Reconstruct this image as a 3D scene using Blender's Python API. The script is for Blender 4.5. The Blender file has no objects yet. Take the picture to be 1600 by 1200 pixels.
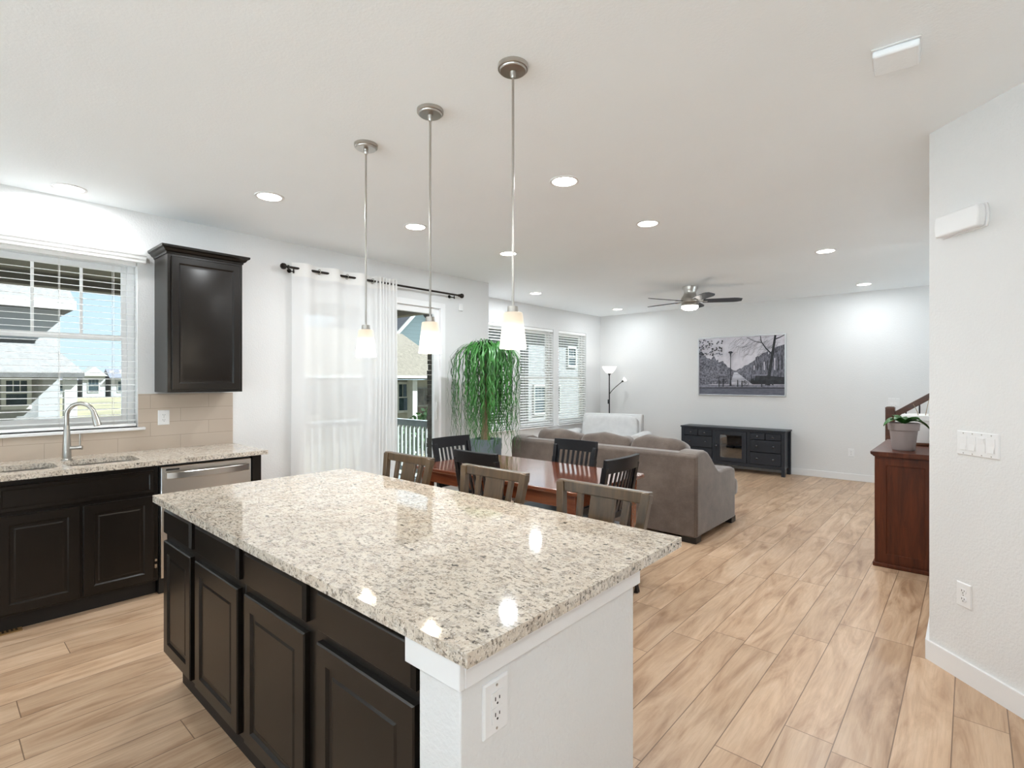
import bpy, bmesh, math, random
from mathutils import Vector, Matrix, noise
random.seed(7)
PI=math.pi; sin=math.sin; cos=math.cos; R=math.radians
C=bpy.context.scene.collection
SC=bpy.context.scene
# ------------------------------------------------------------------ camera
CEIL=2.74
YAW=math.atan(716/810)
cd=bpy.data.cameras.new('camera'); cam=bpy.data.objects.new('camera',cd); C.objects.link(cam)
cd.sensor_width=36; cd.lens=36*810/1600; cd.shift_y=-4.5/1600; cd.clip_start=0.05; cd.clip_end=600
cam.location=(0,0,1.45); cam.rotation_euler=(PI/2,0,YAW)
SC.camera=cam
# ------------------------------------------------------------------ sky, sun, exposure
w=bpy.data.worlds.new('sky'); SC.world=w; w.use_nodes=True
wn=w.node_tree; bg=wn.nodes['Background']
tcw=wn.nodes.new('ShaderNodeTexCoord'); sxw=wn.nodes.new('ShaderNodeSeparateXYZ'); rmp=wn.nodes.new('ShaderNodeValToRGB')
wn.links.new(tcw.outputs['Generated'],sxw.inputs[0]); wn.links.new(sxw.outputs[2],rmp.inputs[0]); wn.links.new(rmp.outputs[0],bg.inputs[0])
for e,(p,c) in zip((rmp.color_ramp.elements[0],rmp.color_ramp.elements[1],rmp.color_ramp.elements.new(.2)),((0.0,(.70,.88,1,1)),(1.0,(.24,.46,.88,1)),(.2,(.56,.80,1,1)))): e.position=p; e.color=c
bg.inputs[1].default_value=0.46
sd=bpy.data.lights.new('sun','SUN'); sd.energy=14.0; sd.angle=R(0.6); sd.color=(.80,.91,1)
so=bpy.data.objects.new('sun',sd); C.objects.link(so)
so.rotation_euler=Vector((-.25,-.63,-.735)).to_track_quat('-Z','Y').to_euler()
vs=SC.view_settings; vs.view_transform='Standard'; vs.look='None'; vs.gamma=1; vs.use_curve_mapping=False
vs.exposure=1.31
CAN_W=5.0          # watts of each ceiling can light
SC.cycles.max_bounces=10; SC.cycles.diffuse_bounces=8; SC.cycles.glossy_bounces=4
SC.cycles.transmission_bounces=6; SC.cycles.transparent_max_bounces=16
SC.cycles.sample_clamp_indirect=6; SC.cycles.use_denoising=True

# ------------------------------------------------------------------ mesh helper
class MB:
    def __init__(s): s.v=[]; s.f=[]; s.mi=[]; s.m=0
    def add(s,vs,fs):
        b=len(s.v); s.v+= [Vector(p) for p in vs]
        for f in fs: s.f.append([b+i for i in f]); s.mi.append(s.m)
        return s
    def box(s,x0,x1,y0,y1,z0,z1):
        return s.add([(x0,y0,z0),(x1,y0,z0),(x1,y1,z0),(x0,y1,z0),(x0,y0,z1),(x1,y0,z1),(x1,y1,z1),(x0,y1,z1)],
          [(0,3,2,1),(4,5,6,7),(0,1,5,4),(1,2,6,5),(2,3,7,6),(3,0,4,7)])
    def bar(s,a,b,wx,wy,up=(0,0,1),wx2=None,wy2=None):
        a=Vector(a); b=Vector(b); d=(b-a).normalized(); u=Vector(up)
        if abs(d.dot(u))>.99: u=Vector((0,1,0))
        x=d.cross(u).normalized(); y=x.cross(d).normalized()
        wx2=wx if wx2 is None else wx2; wy2=wy if wy2 is None else wy2
        P=[]
        for c,p,q in((a,wx,wy),(b,wx2,wy2)):
            for i,j in((-1,-1),(1,-1),(1,1),(-1,1)): P.append(c+x*(i*p/2)+y*(j*q/2))
        return s.add(P,[(0,3,2,1),(4,5,6,7),(0,1,5,4),(1,2,6,5),(2,3,7,6),(3,0,4,7)])
    def tube(s,path,r,seg=10,caps=True):
        path=[Vector(p) for p in path]; n=len(path); rr=r if isinstance(r,(list,tuple)) else [r]*n
        V=[];F=[]; up=None
        for i,p in enumerate(path):
            t=(path[min(i+1,n-1)]-path[max(i-1,0)]).normalized()
            if up is None:
                up=Vector((0,0,1)) if abs(t.z)<.9 else Vector((1,0,0))
            x=t.cross(up).normalized(); y=x.cross(t).normalized(); up=y
            for k in range(seg):
                a=2*PI*k/seg; V.append(p+x*(rr[i]*cos(a))+y*(rr[i]*sin(a)))
        for i in range(n-1):
            for k in range(seg):
                k2=(k+1)%seg; F.append((i*seg+k,i*seg+k2,(i+1)*seg+k2,(i+1)*seg+k))
        if caps: F.append(tuple(range(seg))[::-1]); F.append(tuple((n-1)*seg+k for k in range(seg)))
        return s.add(V,F)
    def lathe(s,prof,c=(0,0,0),seg=24,cap0=True,cap1=True,ax='z'):
        V=[];F=[]; n=len(prof); c=Vector(c)
        for r,h in prof:
            for k in range(seg):
                a=2*PI*k/seg; q=(r*cos(a),r*sin(a),h)
                if ax=='x': q=(h,q[0],q[1])
                if ax=='y': q=(q[1],h,q[0])
                V.append(c+Vector(q))
        for i in range(n-1):
            for k in range(seg):
                k2=(k+1)%seg; F.append((i*seg+k,i*seg+k2,(i+1)*seg+k2,(i+1)*seg+k))
        if cap0: F.append(tuple(range(seg))[::-1])
        if cap1: F.append(tuple((n-1)*seg+k for k in range(seg)))
        return s.add(V,F)
    def prism(s,poly,a,b,ax='x'):
        # poly: 2-D points; extruded from a to b along an axis (x: (y,z) pts; y: (x,z); z: (x,y))
        n=len(poly)
        def P(p,h): return {'x':(h,p[0],p[1]),'y':(p[0],h,p[1]),'z':(p[0],p[1],h)}[ax]
        V=[P(p,a) for p in poly]+[P(p,b) for p in poly]
        F=[tuple(range(n))[::-1],tuple(range(n,2*n))]+[(i,(i+1)%n,n+(i+1)%n,n+i) for i in range(n)]
        return s.add(V,F)
    def rings(s,o,u,v,n,rs,w,h,t0=0.0):
        # framed panel: rs = [(inset,depth)...] from the back edge outward to the middle
        o=Vector(o);u=Vector(u);v=Vector(v);n=Vector(n);V=[];F=[]
        for i,d in rs:
            for a,b in((i,i),(w-i,i),(w-i,h-i),(i,h-i)): V.append(o+u*a+v*b+n*d)
        for k in range(len(rs)-1):
            for j in range(4): F.append((k*4+j,k*4+(j+1)%4,(k+1)*4+(j+1)%4,(k+1)*4+j))
        m=(len(rs)-1)*4; F.append((m,m+1,m+2,m+3)); F.append((3,2,1,0))
        return s.add(V,F)
    def sq(s,c,size,e1=.35,e2=.35,nu=20,nv=12,rot=None,nz=0,seed=0):
        # superquadric cushion
        c=Vector(c);V=[];F=[]
        def pw(x,e): return math.copysign(abs(x)**e,x)
        for j in range(nv+1):
            b=-PI/2+PI*j/nv
            for i in range(nu):
                a=2*PI*i/nu
                p=Vector((pw(cos(b),e1)*pw(cos(a),e2)*size[0]/2,pw(cos(b),e1)*pw(sin(a),e2)*size[1]/2,pw(sin(b),e1)*size[2]/2))
                if nz:
                    q=noise.noise_vector(p*5+Vector((seed,seed*2,0))); p+=q*nz
                if rot: p=rot@p
                V.append(c+p)
        for j in range(nv):
            for i in range(nu):
                i2=(i+1)%nu; F.append((j*nu+i,j*nu+i2,(j+1)*nu+i2,(j+1)*nu+i))
        return s.add(V,F)
    def xf(s,M,start=0):
        for i in range(start,len(s.v)): s.v[i]=M@s.v[i]
        return s
    def build(s,name,mat,parent=None,bevel=0,smooth=True,seg=2,ang=35,fix=True):
        off=Vector((0,0,0)); p=parent
        while p: off+=p.location; p=p.parent
        me=bpy.data.meshes.new(name); me.from_pydata([v-off for v in s.v],[],s.f)
        mats=mat if isinstance(mat,(list,tuple)) else [mat]
        for m in mats: me.materials.append(m)
        for i,pl in enumerate(me.polygons): pl.material_index=s.mi[i]
        if fix:
            bm=bmesh.new(); bm.from_mesh(me); bmesh.ops.recalc_face_normals(bm,faces=bm.faces); bm.to_mesh(me); bm.free()
        if smooth:
            for pl in me.polygons: pl.use_smooth=True
            me.set_sharp_from_angle(angle=R(ang))
        me.update()
        o=bpy.data.objects.new(name,me); C.objects.link(o)
        if parent: o.parent=parent
        if bevel:
            b=o.modifiers.new('bevel','BEVEL'); b.width=bevel; b.segments=seg; b.limit_method='ANGLE'; b.angle_limit=R(40)
        return o
def tag(o,label=None,cat=None,group=None,kind=None):
    if label: o['label']=label
    if cat: o['category']=cat
    if group: o['group']=group
    if kind: o['kind']=kind
    return o
def thing(name,label,cat,loc=(0,0,0),rz=0,group=None,kind=None):
    o=bpy.data.objects.new(name,None); C.objects.link(o); o.empty_display_size=.05
    o.location=loc; o.rotation_euler=(0,0,rz); return tag(o,label,cat,group,kind)
def dup(root,loc,rz=None,label=None,group=None):
    def cp(o,par):
        c=o.copy(); C.objects.link(c)
        if par: c.parent=par
        for ch in list(o.children): cp(ch,c)
        return c
    r=cp(root,None); r.location=loc
    if rz is not None: r.rotation_euler=(0,0,rz)
    if label: r['label']=label
    if group: r['group']=group
    return r
def struct(name,mb,m,label,cat,parent=None,**k):
    o=mb.build(name,m,parent,**k); return tag(o,label,cat,kind='structure')

# ------------------------------------------------------------------ materials
def lin(r,g,b):
    f=lambda c:(c/255/12.92 if c/255<=.04045 else ((c/255+.055)/1.055)**2.4)
    return (f(r),f(g),f(b),1)
class N:
    def __init__(s,name):
        s.m=bpy.data.materials.new(name); s.m.use_nodes=True; s.t=s.m.node_tree; s.b=s.t.nodes['Principled BSDF']; s.out=s.t.nodes['Material Output']
    def n(s,typ,**kw):
        o=s.t.nodes.new('ShaderNode'+typ)
        for k,v in kw.items():
            if k.startswith('i_'):
                key=k[2:]; key=int(key) if key.isdigit() else key.replace('_',' ')
                if hasattr(v,'default_value') or isinstance(v,bpy.types.NodeSocket): s.t.links.new(v,o.inputs[key])
                else: o.inputs[key].default_value=v
            else: setattr(o,k,v)
        return o
    def l(s,a,b): s.t.links.new(a,b)
    def set(s,**kw):
        for k,v in kw.items():
            k=k.replace('_',' ')
            if isinstance(v,bpy.types.NodeSocket): s.l(v,s.b.inputs[k])
            else: s.b.inputs[k].default_value=v
        return s
    def ramp(s,fac,stops,interp='LINEAR'):
        r=s.n('ValToRGB'); s.l(fac,r.inputs[0]); cr=r.color_ramp; cr.interpolation=interp
        while len(cr.elements)<len(stops): cr.elements.new(.5)
        for e,(p,c) in zip(cr.elements,stops): e.position=p; e.color=c if len(c)==4 else (*c,1)
        return r.outputs[0]
    def coord(s,scale=(1,1,1),kind='Object',rot=(0,0,0)):
        tc=s.n('TexCoord'); mp=s.n('Mapping'); s.l(tc.outputs[kind],mp.inputs[0]); mp.inputs['Scale'].default_value=scale; mp.inputs['Rotation'].default_value=rot
        return mp.outputs[0]
    def bump(s,h,strength=.2,dist=.01):
        b=s.n('Bump'); b.inputs['Strength'].default_value=strength; b.inputs['Distance'].default_value=dist
        s.l(h,b.inputs['Height']); s.l(b.outputs[0],s.b.inputs['Normal']); return s
def mix(s,fac,a,b,mode='MIX'):
    m=s.n('MixRGB',blend_type=mode)
    for i,v in enumerate((fac,a,b)):
        if isinstance(v,bpy.types.NodeSocket): s.l(v,m.inputs[i])
        else: m.inputs[i].default_value=v
    return m.outputs[0]
def simple(name,col,rough=.5,metal=0,var=.06,scale=6,bump=0,bscale=200,**kw):
    s=N(name); c=s.coord()
    nz=s.n('TexNoise',i_Vector=c,i_Scale=float(scale),i_Detail=4.0)
    a=tuple(min(1,x*(1-var)) for x in col[:3])+(1,); b=tuple(min(1,x*(1+var)) for x in col[:3])+(1,)
    s.set(Base_Color=s.ramp(nz.outputs[0],[(.3,a),(.7,b)]),Roughness=rough,Metallic=metal)
    for k,v in kw.items(): s.set(**{k:v})
    if bump:
        n2=s.n('TexNoise',i_Vector=c,i_Scale=float(bscale),i_Detail=3.0); s.bump(n2.outputs[0],bump,.004)
    return s.m
def emis(name,col,st,base=(.9,.9,.9,1)):
    s=N(name); s.set(Base_Color=base,Emission_Color=col,Emission_Strength=st); return s.m
M={}
M['wall']=simple('wall paint',(.735,.735,.73,1),.72,var=.012,scale=1.5,bump=.55,bscale=85)
M['ceil']=simple('ceiling paint',(.90,.94,.965,1),.8,var=.01,scale=1.5,bump=.2,bscale=90)
M['trim']=simple('white trim paint',(.80,.80,.80,1),.35,var=.01)
M['vinyl']=simple('white vinyl',(.86,.86,.86,1),.35,var=.01)
M['plastic']=simple('white plastic',(.80,.80,.80,1),.35,var=.01)
M['slot']=simple('dark slot',(.03,.03,.03,1),.6)
M['black']=simple('black fittings',(.012,.012,.012,1),.45)
M['espresso']=simple('espresso cabinet lacquer',(.009,.0068,.0052,1),.30,var=.2,scale=3,Specular_IOR_Level=.32)
M['espresso_in']=simple('espresso toe kick',(.008,.006,.005,1),.6)
M['steel']=simple('brushed steel',(.62,.60,.57,1),.28,1,var=.05,scale=2)
M['nickel']=simple('satin nickel',(.47,.445,.41,1),.28,1,var=.03)
M['bronze']=simple('oil rubbed bronze',(.022,.017,.013,1),.4,.6)
M['shelfwood']=simple('chair black stain',(.006,.0065,.009,1),.34,var=.2,Specular_IOR_Level=.4)
M['slat']=simple('white blind slat',(.90,.90,.89,1),.4,var=.01)
M['white_fabric']=simple('off white upholstery',(.64,.635,.63,1),.9,var=.05,scale=12,bump=.4,bscale=400)
M['tv']=simple('charcoal console paint',(.015,.019,.027,1),.40,var=.15)
M['mahogany']=None
M['leaf']=simple('green leaf',(.030,.115,.018,1),.4,var=.35,scale=9)
M['palm']=simple('palm leaf',(.035,.15,.025,1),.42,var=.5,scale=7)
M['trunk']=simple('palm trunk bark',(.30,.22,.13,1),.8,var=.25,scale=20,bump=.5,bscale=60)
M['soil']=simple('potting soil',(.03,.02,.014,1),.95,bump=.6,bscale=90)
M['bluepot']=simple('blue grey planter glaze',(.16,.20,.235,1),.4,var=.12,scale=7)
M['mauvepot']=simple('mauve grey pot plastic',(.30,.25,.24,1),.5,var=.04)
M['ceramic']=simple('white ceramic',(.86,.855,.84,1),.2,var=.02)
M['saucer']=simple('terracotta saucer',(.17,.075,.04,1),.5)
M['silver']=simple('silver picture frame',(.55,.56,.58,1),.35,.8)
M['iron']=simple('black iron',(.012,.011,.011,1),.5)
M['knob']=simple('dark metal knob',(.10,.10,.11,1),.22,.9)
M['fanblade']=simple('charcoal fan blade',(.035,.04,.05,1),.45,var=.15)
M['deckwood']=simple('grey green deck paint',(.20,.215,.21,1),.6,var=.15,scale=8)
M['railpaint']=simple('pale railing paint',(.34,.335,.30,1),.6,var=.1,scale=8)
M['porchsoffit']=simple('porch soffit',(.105,.09,.065,1),.7,var=.1,scale=3)
M['siding_blue']=None
M['hwhite']=simple('house trim white',(.40,.39,.35,1),.6)
M['htan']=simple('house wall beige',(.27,.25,.20,1),.7,var=.08,scale=3)
M['hgrey']=simple('house wall grey',(.20,.195,.185,1),.7,var=.2,scale=6)
M['hglass']=simple('house window glass',(.03,.045,.05,1),.1,var=.3)
M['hdark']=simple('dark shingle',(.07,.07,.08,1),.9,var=.2,scale=10)
M['stone']=simple('ledge stone',(.10,.082,.065,1),.9,var=.55,scale=5,bump=.8,bscale=18)
M['grass']=simple('dry field grass',(.115,.098,.05,1),.95,var=.35,scale=.35)
M['concrete']=simple('pale concrete',(.80,.80,.79,1),.9,var=.05,scale=3)  # bright colour of the added slab that bounces sunlight indoors
M['shrub']=simple('shrub leaves',(.06,.115,.045,1),.8,var=.5,scale=6)
M['lens']=emis('lit lamp lens',(1,.94,.85,1),9.0)
M['cord']=simple('blind cord',(.75,.74,.72,1),.7)
M['lampglass']=emis('lit lamp shade',(1,.97,.92,1),.45,(.85,.85,.83,1))
M['brass']=simple('register metal',(.30,.17,.06,1),.45,.3,var=.15)
M['vent_dark']=simple('register dark',(.035,.015,.005,1),.7)
def glass(name,tint=(1,1,1,1),ior=1.35,rough=0.0):
    s=N(name); tr=s.n('BsdfTransparent'); tr.inputs[0].default_value=tint; gl=s.n('BsdfGlossy'); gl.inputs['Roughness'].default_value=rough
    fr=s.n('Fresnel'); fr.inputs[0].default_value=ior
    ge=s.n('NewGeometry'); sb=s.n('Math',operation='SUBTRACT'); sb.inputs[0].default_value=1.0; s.l(ge.outputs['Backfacing'],sb.inputs[1]); mu=s.n('Math',operation='MULTIPLY'); s.l(fr.outputs[0],mu.inputs[0]); s.l(sb.outputs[0],mu.inputs[1])
    mx=s.n('MixShader'); s.l(mu.outputs[0],mx.inputs[0]); s.l(tr.outputs[0],mx.inputs[1]); s.l(gl.outputs[0],mx.inputs[2]); s.l(mx.outputs[0],s.out.inputs[0]); return s.m
M['glass']=glass('window glass',(.97,.985,.98,1))
M['dglass']=glass('cabinet glass',(.62,.74,.82,1),ior=3.0)
# frosted pendant glass
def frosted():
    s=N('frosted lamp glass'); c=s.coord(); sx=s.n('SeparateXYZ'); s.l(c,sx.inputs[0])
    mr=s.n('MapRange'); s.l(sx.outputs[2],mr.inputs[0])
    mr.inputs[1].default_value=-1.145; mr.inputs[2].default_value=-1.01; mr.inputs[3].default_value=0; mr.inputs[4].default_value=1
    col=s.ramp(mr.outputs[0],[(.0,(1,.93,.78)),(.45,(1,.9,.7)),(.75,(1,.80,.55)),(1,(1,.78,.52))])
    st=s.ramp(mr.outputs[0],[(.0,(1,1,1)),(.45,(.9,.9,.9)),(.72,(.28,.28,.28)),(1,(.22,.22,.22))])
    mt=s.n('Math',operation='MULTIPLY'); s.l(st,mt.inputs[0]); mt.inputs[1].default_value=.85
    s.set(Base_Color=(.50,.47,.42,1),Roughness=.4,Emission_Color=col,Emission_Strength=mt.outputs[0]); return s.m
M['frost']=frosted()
def floor_mat():
    s=N('oak plank floor'); tc=s.n('TexCoord'); sx=s.n('SeparateXYZ'); s.l(tc.outputs['Object'],sx.inputs[0])
    def ma(op,a,b=None,c=None):
        o=s.n('Math',operation=op)
        for i,v in enumerate((a,b,c)):
            if v is None: continue
            if isinstance(v,bpy.types.NodeSocket): s.l(v,o.inputs[i])
            else: o.inputs[i].default_value=v
        return o.outputs[0]
    u=ma('DIVIDE',ma('ADD',sx.outputs[0],.055),.177); row=ma('FLOOR',u); fu=ma('FRACT',u)
    wn1=s.n('TexWhiteNoise',noise_dimensions='1D'); s.l(row,wn1.inputs['W'])
    v=ma('DIVIDE',ma('ADD',sx.outputs[1],ma('MULTIPLY',wn1.outputs['Value'],1.22)),1.22); pl=ma('FLOOR',v); fv=ma('FRACT',v)
    cb=s.n('CombineXYZ'); s.l(row,cb.inputs[0]); s.l(pl,cb.inputs[1])
    wn2=s.n('TexWhiteNoise',noise_dimensions='3D'); s.l(cb.outputs[0],wn2.inputs['Vector'])
    # grain, shifted plank by plank
    g=s.n('CombineXYZ'); s.l(ma('MULTIPLY',sx.outputs[0],7.0),g.inputs[0]); s.l(ma('MULTIPLY',sx.outputs[1],1.1),g.inputs[1]); s.l(ma('MULTIPLY',wn2.outputs['Value'],37.0),g.inputs[2])
    n1=s.n('TexNoise',i_Scale=1.3,i_Detail=6.0,i_Roughness=.6,i_Distortion=1.4); s.l(g.outputs[0],n1.inputs['Vector'])
    g2=s.n('CombineXYZ'); s.l(ma('MULTIPLY',sx.outputs[0],60.0),g2.inputs[0]); s.l(ma('MULTIPLY',sx.outputs[1],3.0),g2.inputs[1]); s.l(wn2.outputs['Value'],g2.inputs[2])
    n2=s.n('TexNoise',i_Scale=1.6,i_Detail=4.0,i_Roughness=.6); s.l(g2.outputs[0],n2.inputs['Vector'])
    base=s.ramp(n1.outputs[0],[(.28,(.32,.185,.105)),(.44,(.49,.325,.205)),(.58,(.585,.41,.272)),(.74,(.645,.48,.34))])
    b2=mix(s,.35,base,s.ramp(n2.outputs[0],[(.3,(.62,.55,.5)),(.6,(1,1,1))]),'MULTIPLY')
    tone=s.ramp(wn2.outputs['Value'],[(0,(.88,.86,.84)),(.5,(1,1,1)),(1,(1.08,1.07,1.06))])
    b3=mix(s,1.0,b2,tone,'MULTIPLY')
    eu=ma('LESS_THAN',ma('MINIMUM',fu,ma('SUBTRACT',1.0,fu)),.012); ev=ma('LESS_THAN',ma('MINIMUM',fv,ma('SUBTRACT',1.0,fv)),.0016)
    seam=ma('MAXIMUM',eu,ev)
    b4=mix(s,ma('MULTIPLY',seam,.8),b3,(.12,.065,.035,1))
    rr=s.ramp(n2.outputs[0],[(.2,(.30,.30,.30)),(.8,(.42,.42,.42))])
    s.set(Base_Color=b4,Roughness=rr); 
    h=ma('SUBTRACT',ma('MULTIPLY',n2.outputs[0],.25),seam); s.bump(h,.25,.0015)
    return s.m
M['floor']=floor_mat()
def granite():
    s=N('speckled granite'); c=s.coord((1,1,1)); ca=s.coord((1,2.4,1.4),rot=(0,0,.5)); cb=s.coord((2.2,1,1.4),rot=(0,0,.25))
    base=s.ramp(s.n('TexNoise',i_Vector=c,i_Scale=18.0,i_Detail=6.0,i_Roughness=.7).outputs[0],[(.35,(.53,.45,.365)),(.5,(.645,.575,.485)),(.65,(.69,.635,.555))])
    n1=s.n('TexNoise',i_Vector=ca,i_Scale=46.0,i_Detail=5.0,i_Roughness=.65)
    n2=s.n('TexNoise',i_Vector=cb,i_Scale=80.0,i_Detail=4.0,i_Roughness=.62)
    n3=s.n('TexNoise',i_Vector=c,i_Scale=34.0,i_Detail=5.0,i_Roughness=.72)
    n4=s.n('TexNoise',i_Vector=c,i_Scale=150.0,i_Detail=2.0)
    x=mix(s,s.ramp(n3.outputs[0],[(.50,(0,0,0)),(.60,(.7,.7,.7))]),base,(.36,.315,.27,1))
    x=mix(s,s.ramp(n1.outputs[0],[(.545,(0,0,0)),(.60,(.9,.9,.9))]),x,(.20,.17,.14,1))
    x=mix(s,s.ramp(n2.outputs[0],[(.59,(0,0,0)),(.64,(.92,.92,.92))]),x,(.07,.058,.05,1))
    x=mix(s,s.ramp(n4.outputs[0],[(.58,(0,0,0)),(.66,(.6,.6,.6))]),x,(.80,.77,.72,1))
    x=mix(s,s.ramp(s.n('TexNoise',i_Vector=c,i_Scale=40.0,i_Detail=3.0).outputs[0],[(.66,(0,0,0)),(.70,(.85,.85,.85))]),x,(.035,.03,.028,1))
    s.set(Base_Color=x,Roughness=.05,IOR=1.6,Specular_IOR_Level=.6); return s.m
M['granite']=granite()
def wood(name,c0,c1,rough=.35,axis=1,scale=1.0,coat=.3):
    s=N(name); sc=[22*scale]*3; sc[axis]=2.0*scale
    n=s.n('TexNoise',i_Vector=s.coord(tuple(sc)),i_Scale=1.5,i_Detail=6.0,i_Roughness=.6,i_Distortion=.6)
    s.set(Base_Color=s.ramp(n.outputs[0],[(.3,c0),(.7,c1)]),Roughness=rough,Coat_Weight=coat,Coat_Roughness=.12); return s.m
M['mahogany']=wood('mahogany buffet veneer',(.045,.010,.003),(.115,.026,.007),.42,2,coat=.05)
M['mahogany'].node_tree.nodes['Principled BSDF'].inputs['Specular IOR Level'].default_value=.3
M['cherry']=wood('cherry table wood',(.12,.03,.012),(.22,.066,.027),.10,0,coat=.8)
M['stool']=wood('walnut stool wood',(.048,.028,.012),(.105,.064,.029),.34,2)
M['rail']=wood('stained handrail',(.045,.014,.007),(.085,.028,.012),.3,0)
def tile():
    s=N('taupe wall tile'); tc=s.n('TexCoord'); sx=s.n('SeparateXYZ'); s.l(tc.outputs['Object'],sx.inputs[0]); cb=s.n('CombineXYZ')
    ad=s.n('Math',operation='ADD'); s.l(sx.outputs[1],ad.inputs[0]); ad.inputs[1].default_value=.075
    az=s.n('Math',operation='ADD'); s.l(sx.outputs[2],az.inputs[0]); az.inputs[1].default_value=-.92+.0032
    s.l(ad.outputs[0],cb.inputs[0]); s.l(az.outputs[0],cb.inputs[1])
    b=s.n('TexBrick',offset=.5,i_Scale=1.0); s.l(cb.outputs[0],b.inputs['Vector'])
    b.inputs['Color1'].default_value=(.50,.415,.335,1); b.inputs['Color2'].default_value=(.545,.455,.375,1); b.inputs['Mortar'].default_value=(.36,.295,.235,1)
    b.inputs['Mortar Size'].default_value=.0018; b.inputs['Brick Width'].default_value=.408; b.inputs['Row Height'].default_value=.107
    s.set(Base_Color=b.outputs[0],Roughness=.32); s.bump(b.outputs[1],-.3,.002); return s.m
M['tile']=tile()
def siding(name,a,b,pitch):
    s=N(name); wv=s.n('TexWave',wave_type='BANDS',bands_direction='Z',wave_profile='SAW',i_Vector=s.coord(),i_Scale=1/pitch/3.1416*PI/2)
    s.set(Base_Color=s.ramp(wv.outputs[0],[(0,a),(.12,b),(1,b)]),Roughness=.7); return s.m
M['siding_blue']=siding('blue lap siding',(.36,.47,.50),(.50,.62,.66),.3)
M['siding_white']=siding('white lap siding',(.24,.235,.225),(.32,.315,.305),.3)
def shingle(name,a,b):
    s=N(name); n=s.n('TexNoise',i_Vector=s.coord((3,9,9)),i_Scale=1.6,i_Detail=5.0,i_Roughness=.75)
    s.set(Base_Color=s.ramp(n.outputs[0],[(.35,a),(.65,b)]),Roughness=.95); return s.m
M['shingle']=shingle('tan roof shingle',(.05,.038,.025),(.10,.082,.056))
M['shingle_grey']=shingle('pale roof shingle',(.085,.078,.07),(.125,.118,.11))
def velvet():
    s=N('brown grey velvet'); c=s.coord()
    n=s.n('TexNoise',i_Vector=c,i_Scale=5.0,i_Detail=6.0,i_Roughness=.65); n2=s.n('TexNoise',i_Vector=c,i_Scale=160.0,i_Detail=2.0)
    a=s.ramp(n.outputs[0],[(.3,(.078,.055,.043)),(.5,(.115,.084,.066)),(.72,(.16,.122,.098))])
    s.set(Base_Color=mix(s,.3,a,s.ramp(n2.outputs[0],[(.3,(.6,.6,.6)),(.7,(1.3,1.3,1.3))]),'MULTIPLY'),Roughness=.85,Sheen_Weight=.4,Sheen_Roughness=.5)
    s.bump(n2.outputs[0],.3,.002); return s.m
M['velvet']=velvet()
def sheer():
    s=N('white sheer voile'); tr=s.n('BsdfTransparent'); df=s.n('BsdfDiffuse'); tl=s.n('BsdfTranslucent')
    for d in(df,tl): d.inputs[0].default_value=(.95,.95,.95,1)
    tr.inputs[0].default_value=(1,1,1,1)
    m1=s.n('MixShader'); m1.inputs[0].default_value=.30; s.l(df.outputs[0],m1.inputs[1]); s.l(tl.outputs[0],m1.inputs[2])
    # fine weave: thread density varies with a woven noise
    m2=s.n('MixShader'); m2.inputs[0].default_value=.84; s.l(tr.outputs[0],m2.inputs[1]); s.l(m1.outputs[0],m2.inputs[2]); s.l(m2.outputs[0],s.out.inputs[0])
    return s.m
M['sheer']=sheer()
M['hem']=simple('voile header band',(.84,.83,.81,1),.8,var=.02)

# ------------------------------------------------------------------ room shell
XL=-4.75; XB=-5.55; YJ=4.91; YB=8.95; T=.16
def wall_x(mb,X,xo,y0,y1,z0,z1,holes):
    # slab between X (room face) and xo with rectangular holes (ya,yb,za,zb), along Y
    ys=sorted(set([y0,y1]+[h[0] for h in holes]+[h[1] for h in holes])); zs=sorted(set([z0,z1]+[h[2] for h in holes]+[h[3] for h in holes]))
    a,b=min(X,xo),max(X,xo)
    for i in range(len(ys)-1):
        for j in range(len(zs)-1):
            yc=(ys[i]+ys[i+1])/2; zc=(zs[j]+zs[j+1])/2
            if any(h[0]<yc<h[1] and h[2]<zc<h[3] for h in holes): continue
            mb.box(a,b,ys[i],ys[i+1],zs[j],zs[j+1])
KW=(-.20,1.069,1.10,2.37)      # kitchen window opening
PD=(2.30,4.13,0.0,2.36)        # patio door opening
LW=[(5.40,6.31,.67,2.365),(6.48,7.395,.67,2.365),(7.55,8.44,.67,2.365)]
def clean(mb):
    return mb
struct('floor',MB().box(-5.75,3.2,-2.7,9.15,-.12,0),M['floor'],'oak plank floor running through kitchen and living room','floor',smooth=False)
struct('ceiling',MB().box(-5.75,3.2,-2.7,9.15,CEIL,CEIL+.15),M['ceil'],'flat white ceiling','ceiling',smooth=False)
m=MB(); wall_x(m,XL,XL-T,-2.7,YJ,0,CEIL,[KW,PD]); struct('wall_left',m,M['wall'],'white kitchen wall with window and patio door','wall',smooth=False)
struct('wall_return',MB().box(XB-T,XL-T,YJ-T,YJ,0,CEIL),M['wall'],'short return wall where the living room steps out','wall',smooth=False)
m=MB(); wall_x(m,XB,XB-T,YJ,YB+.16,0,CEIL,LW); struct('wall_left_bay',m,M['wall'],'white living room wall with three tall windows','wall',smooth=False)
struct('wall_back',MB().box(XB,3.2,YB,YB+.16,0,CEIL),M['wall'],'white far wall behind the black console','wall',smooth=False)
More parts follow.
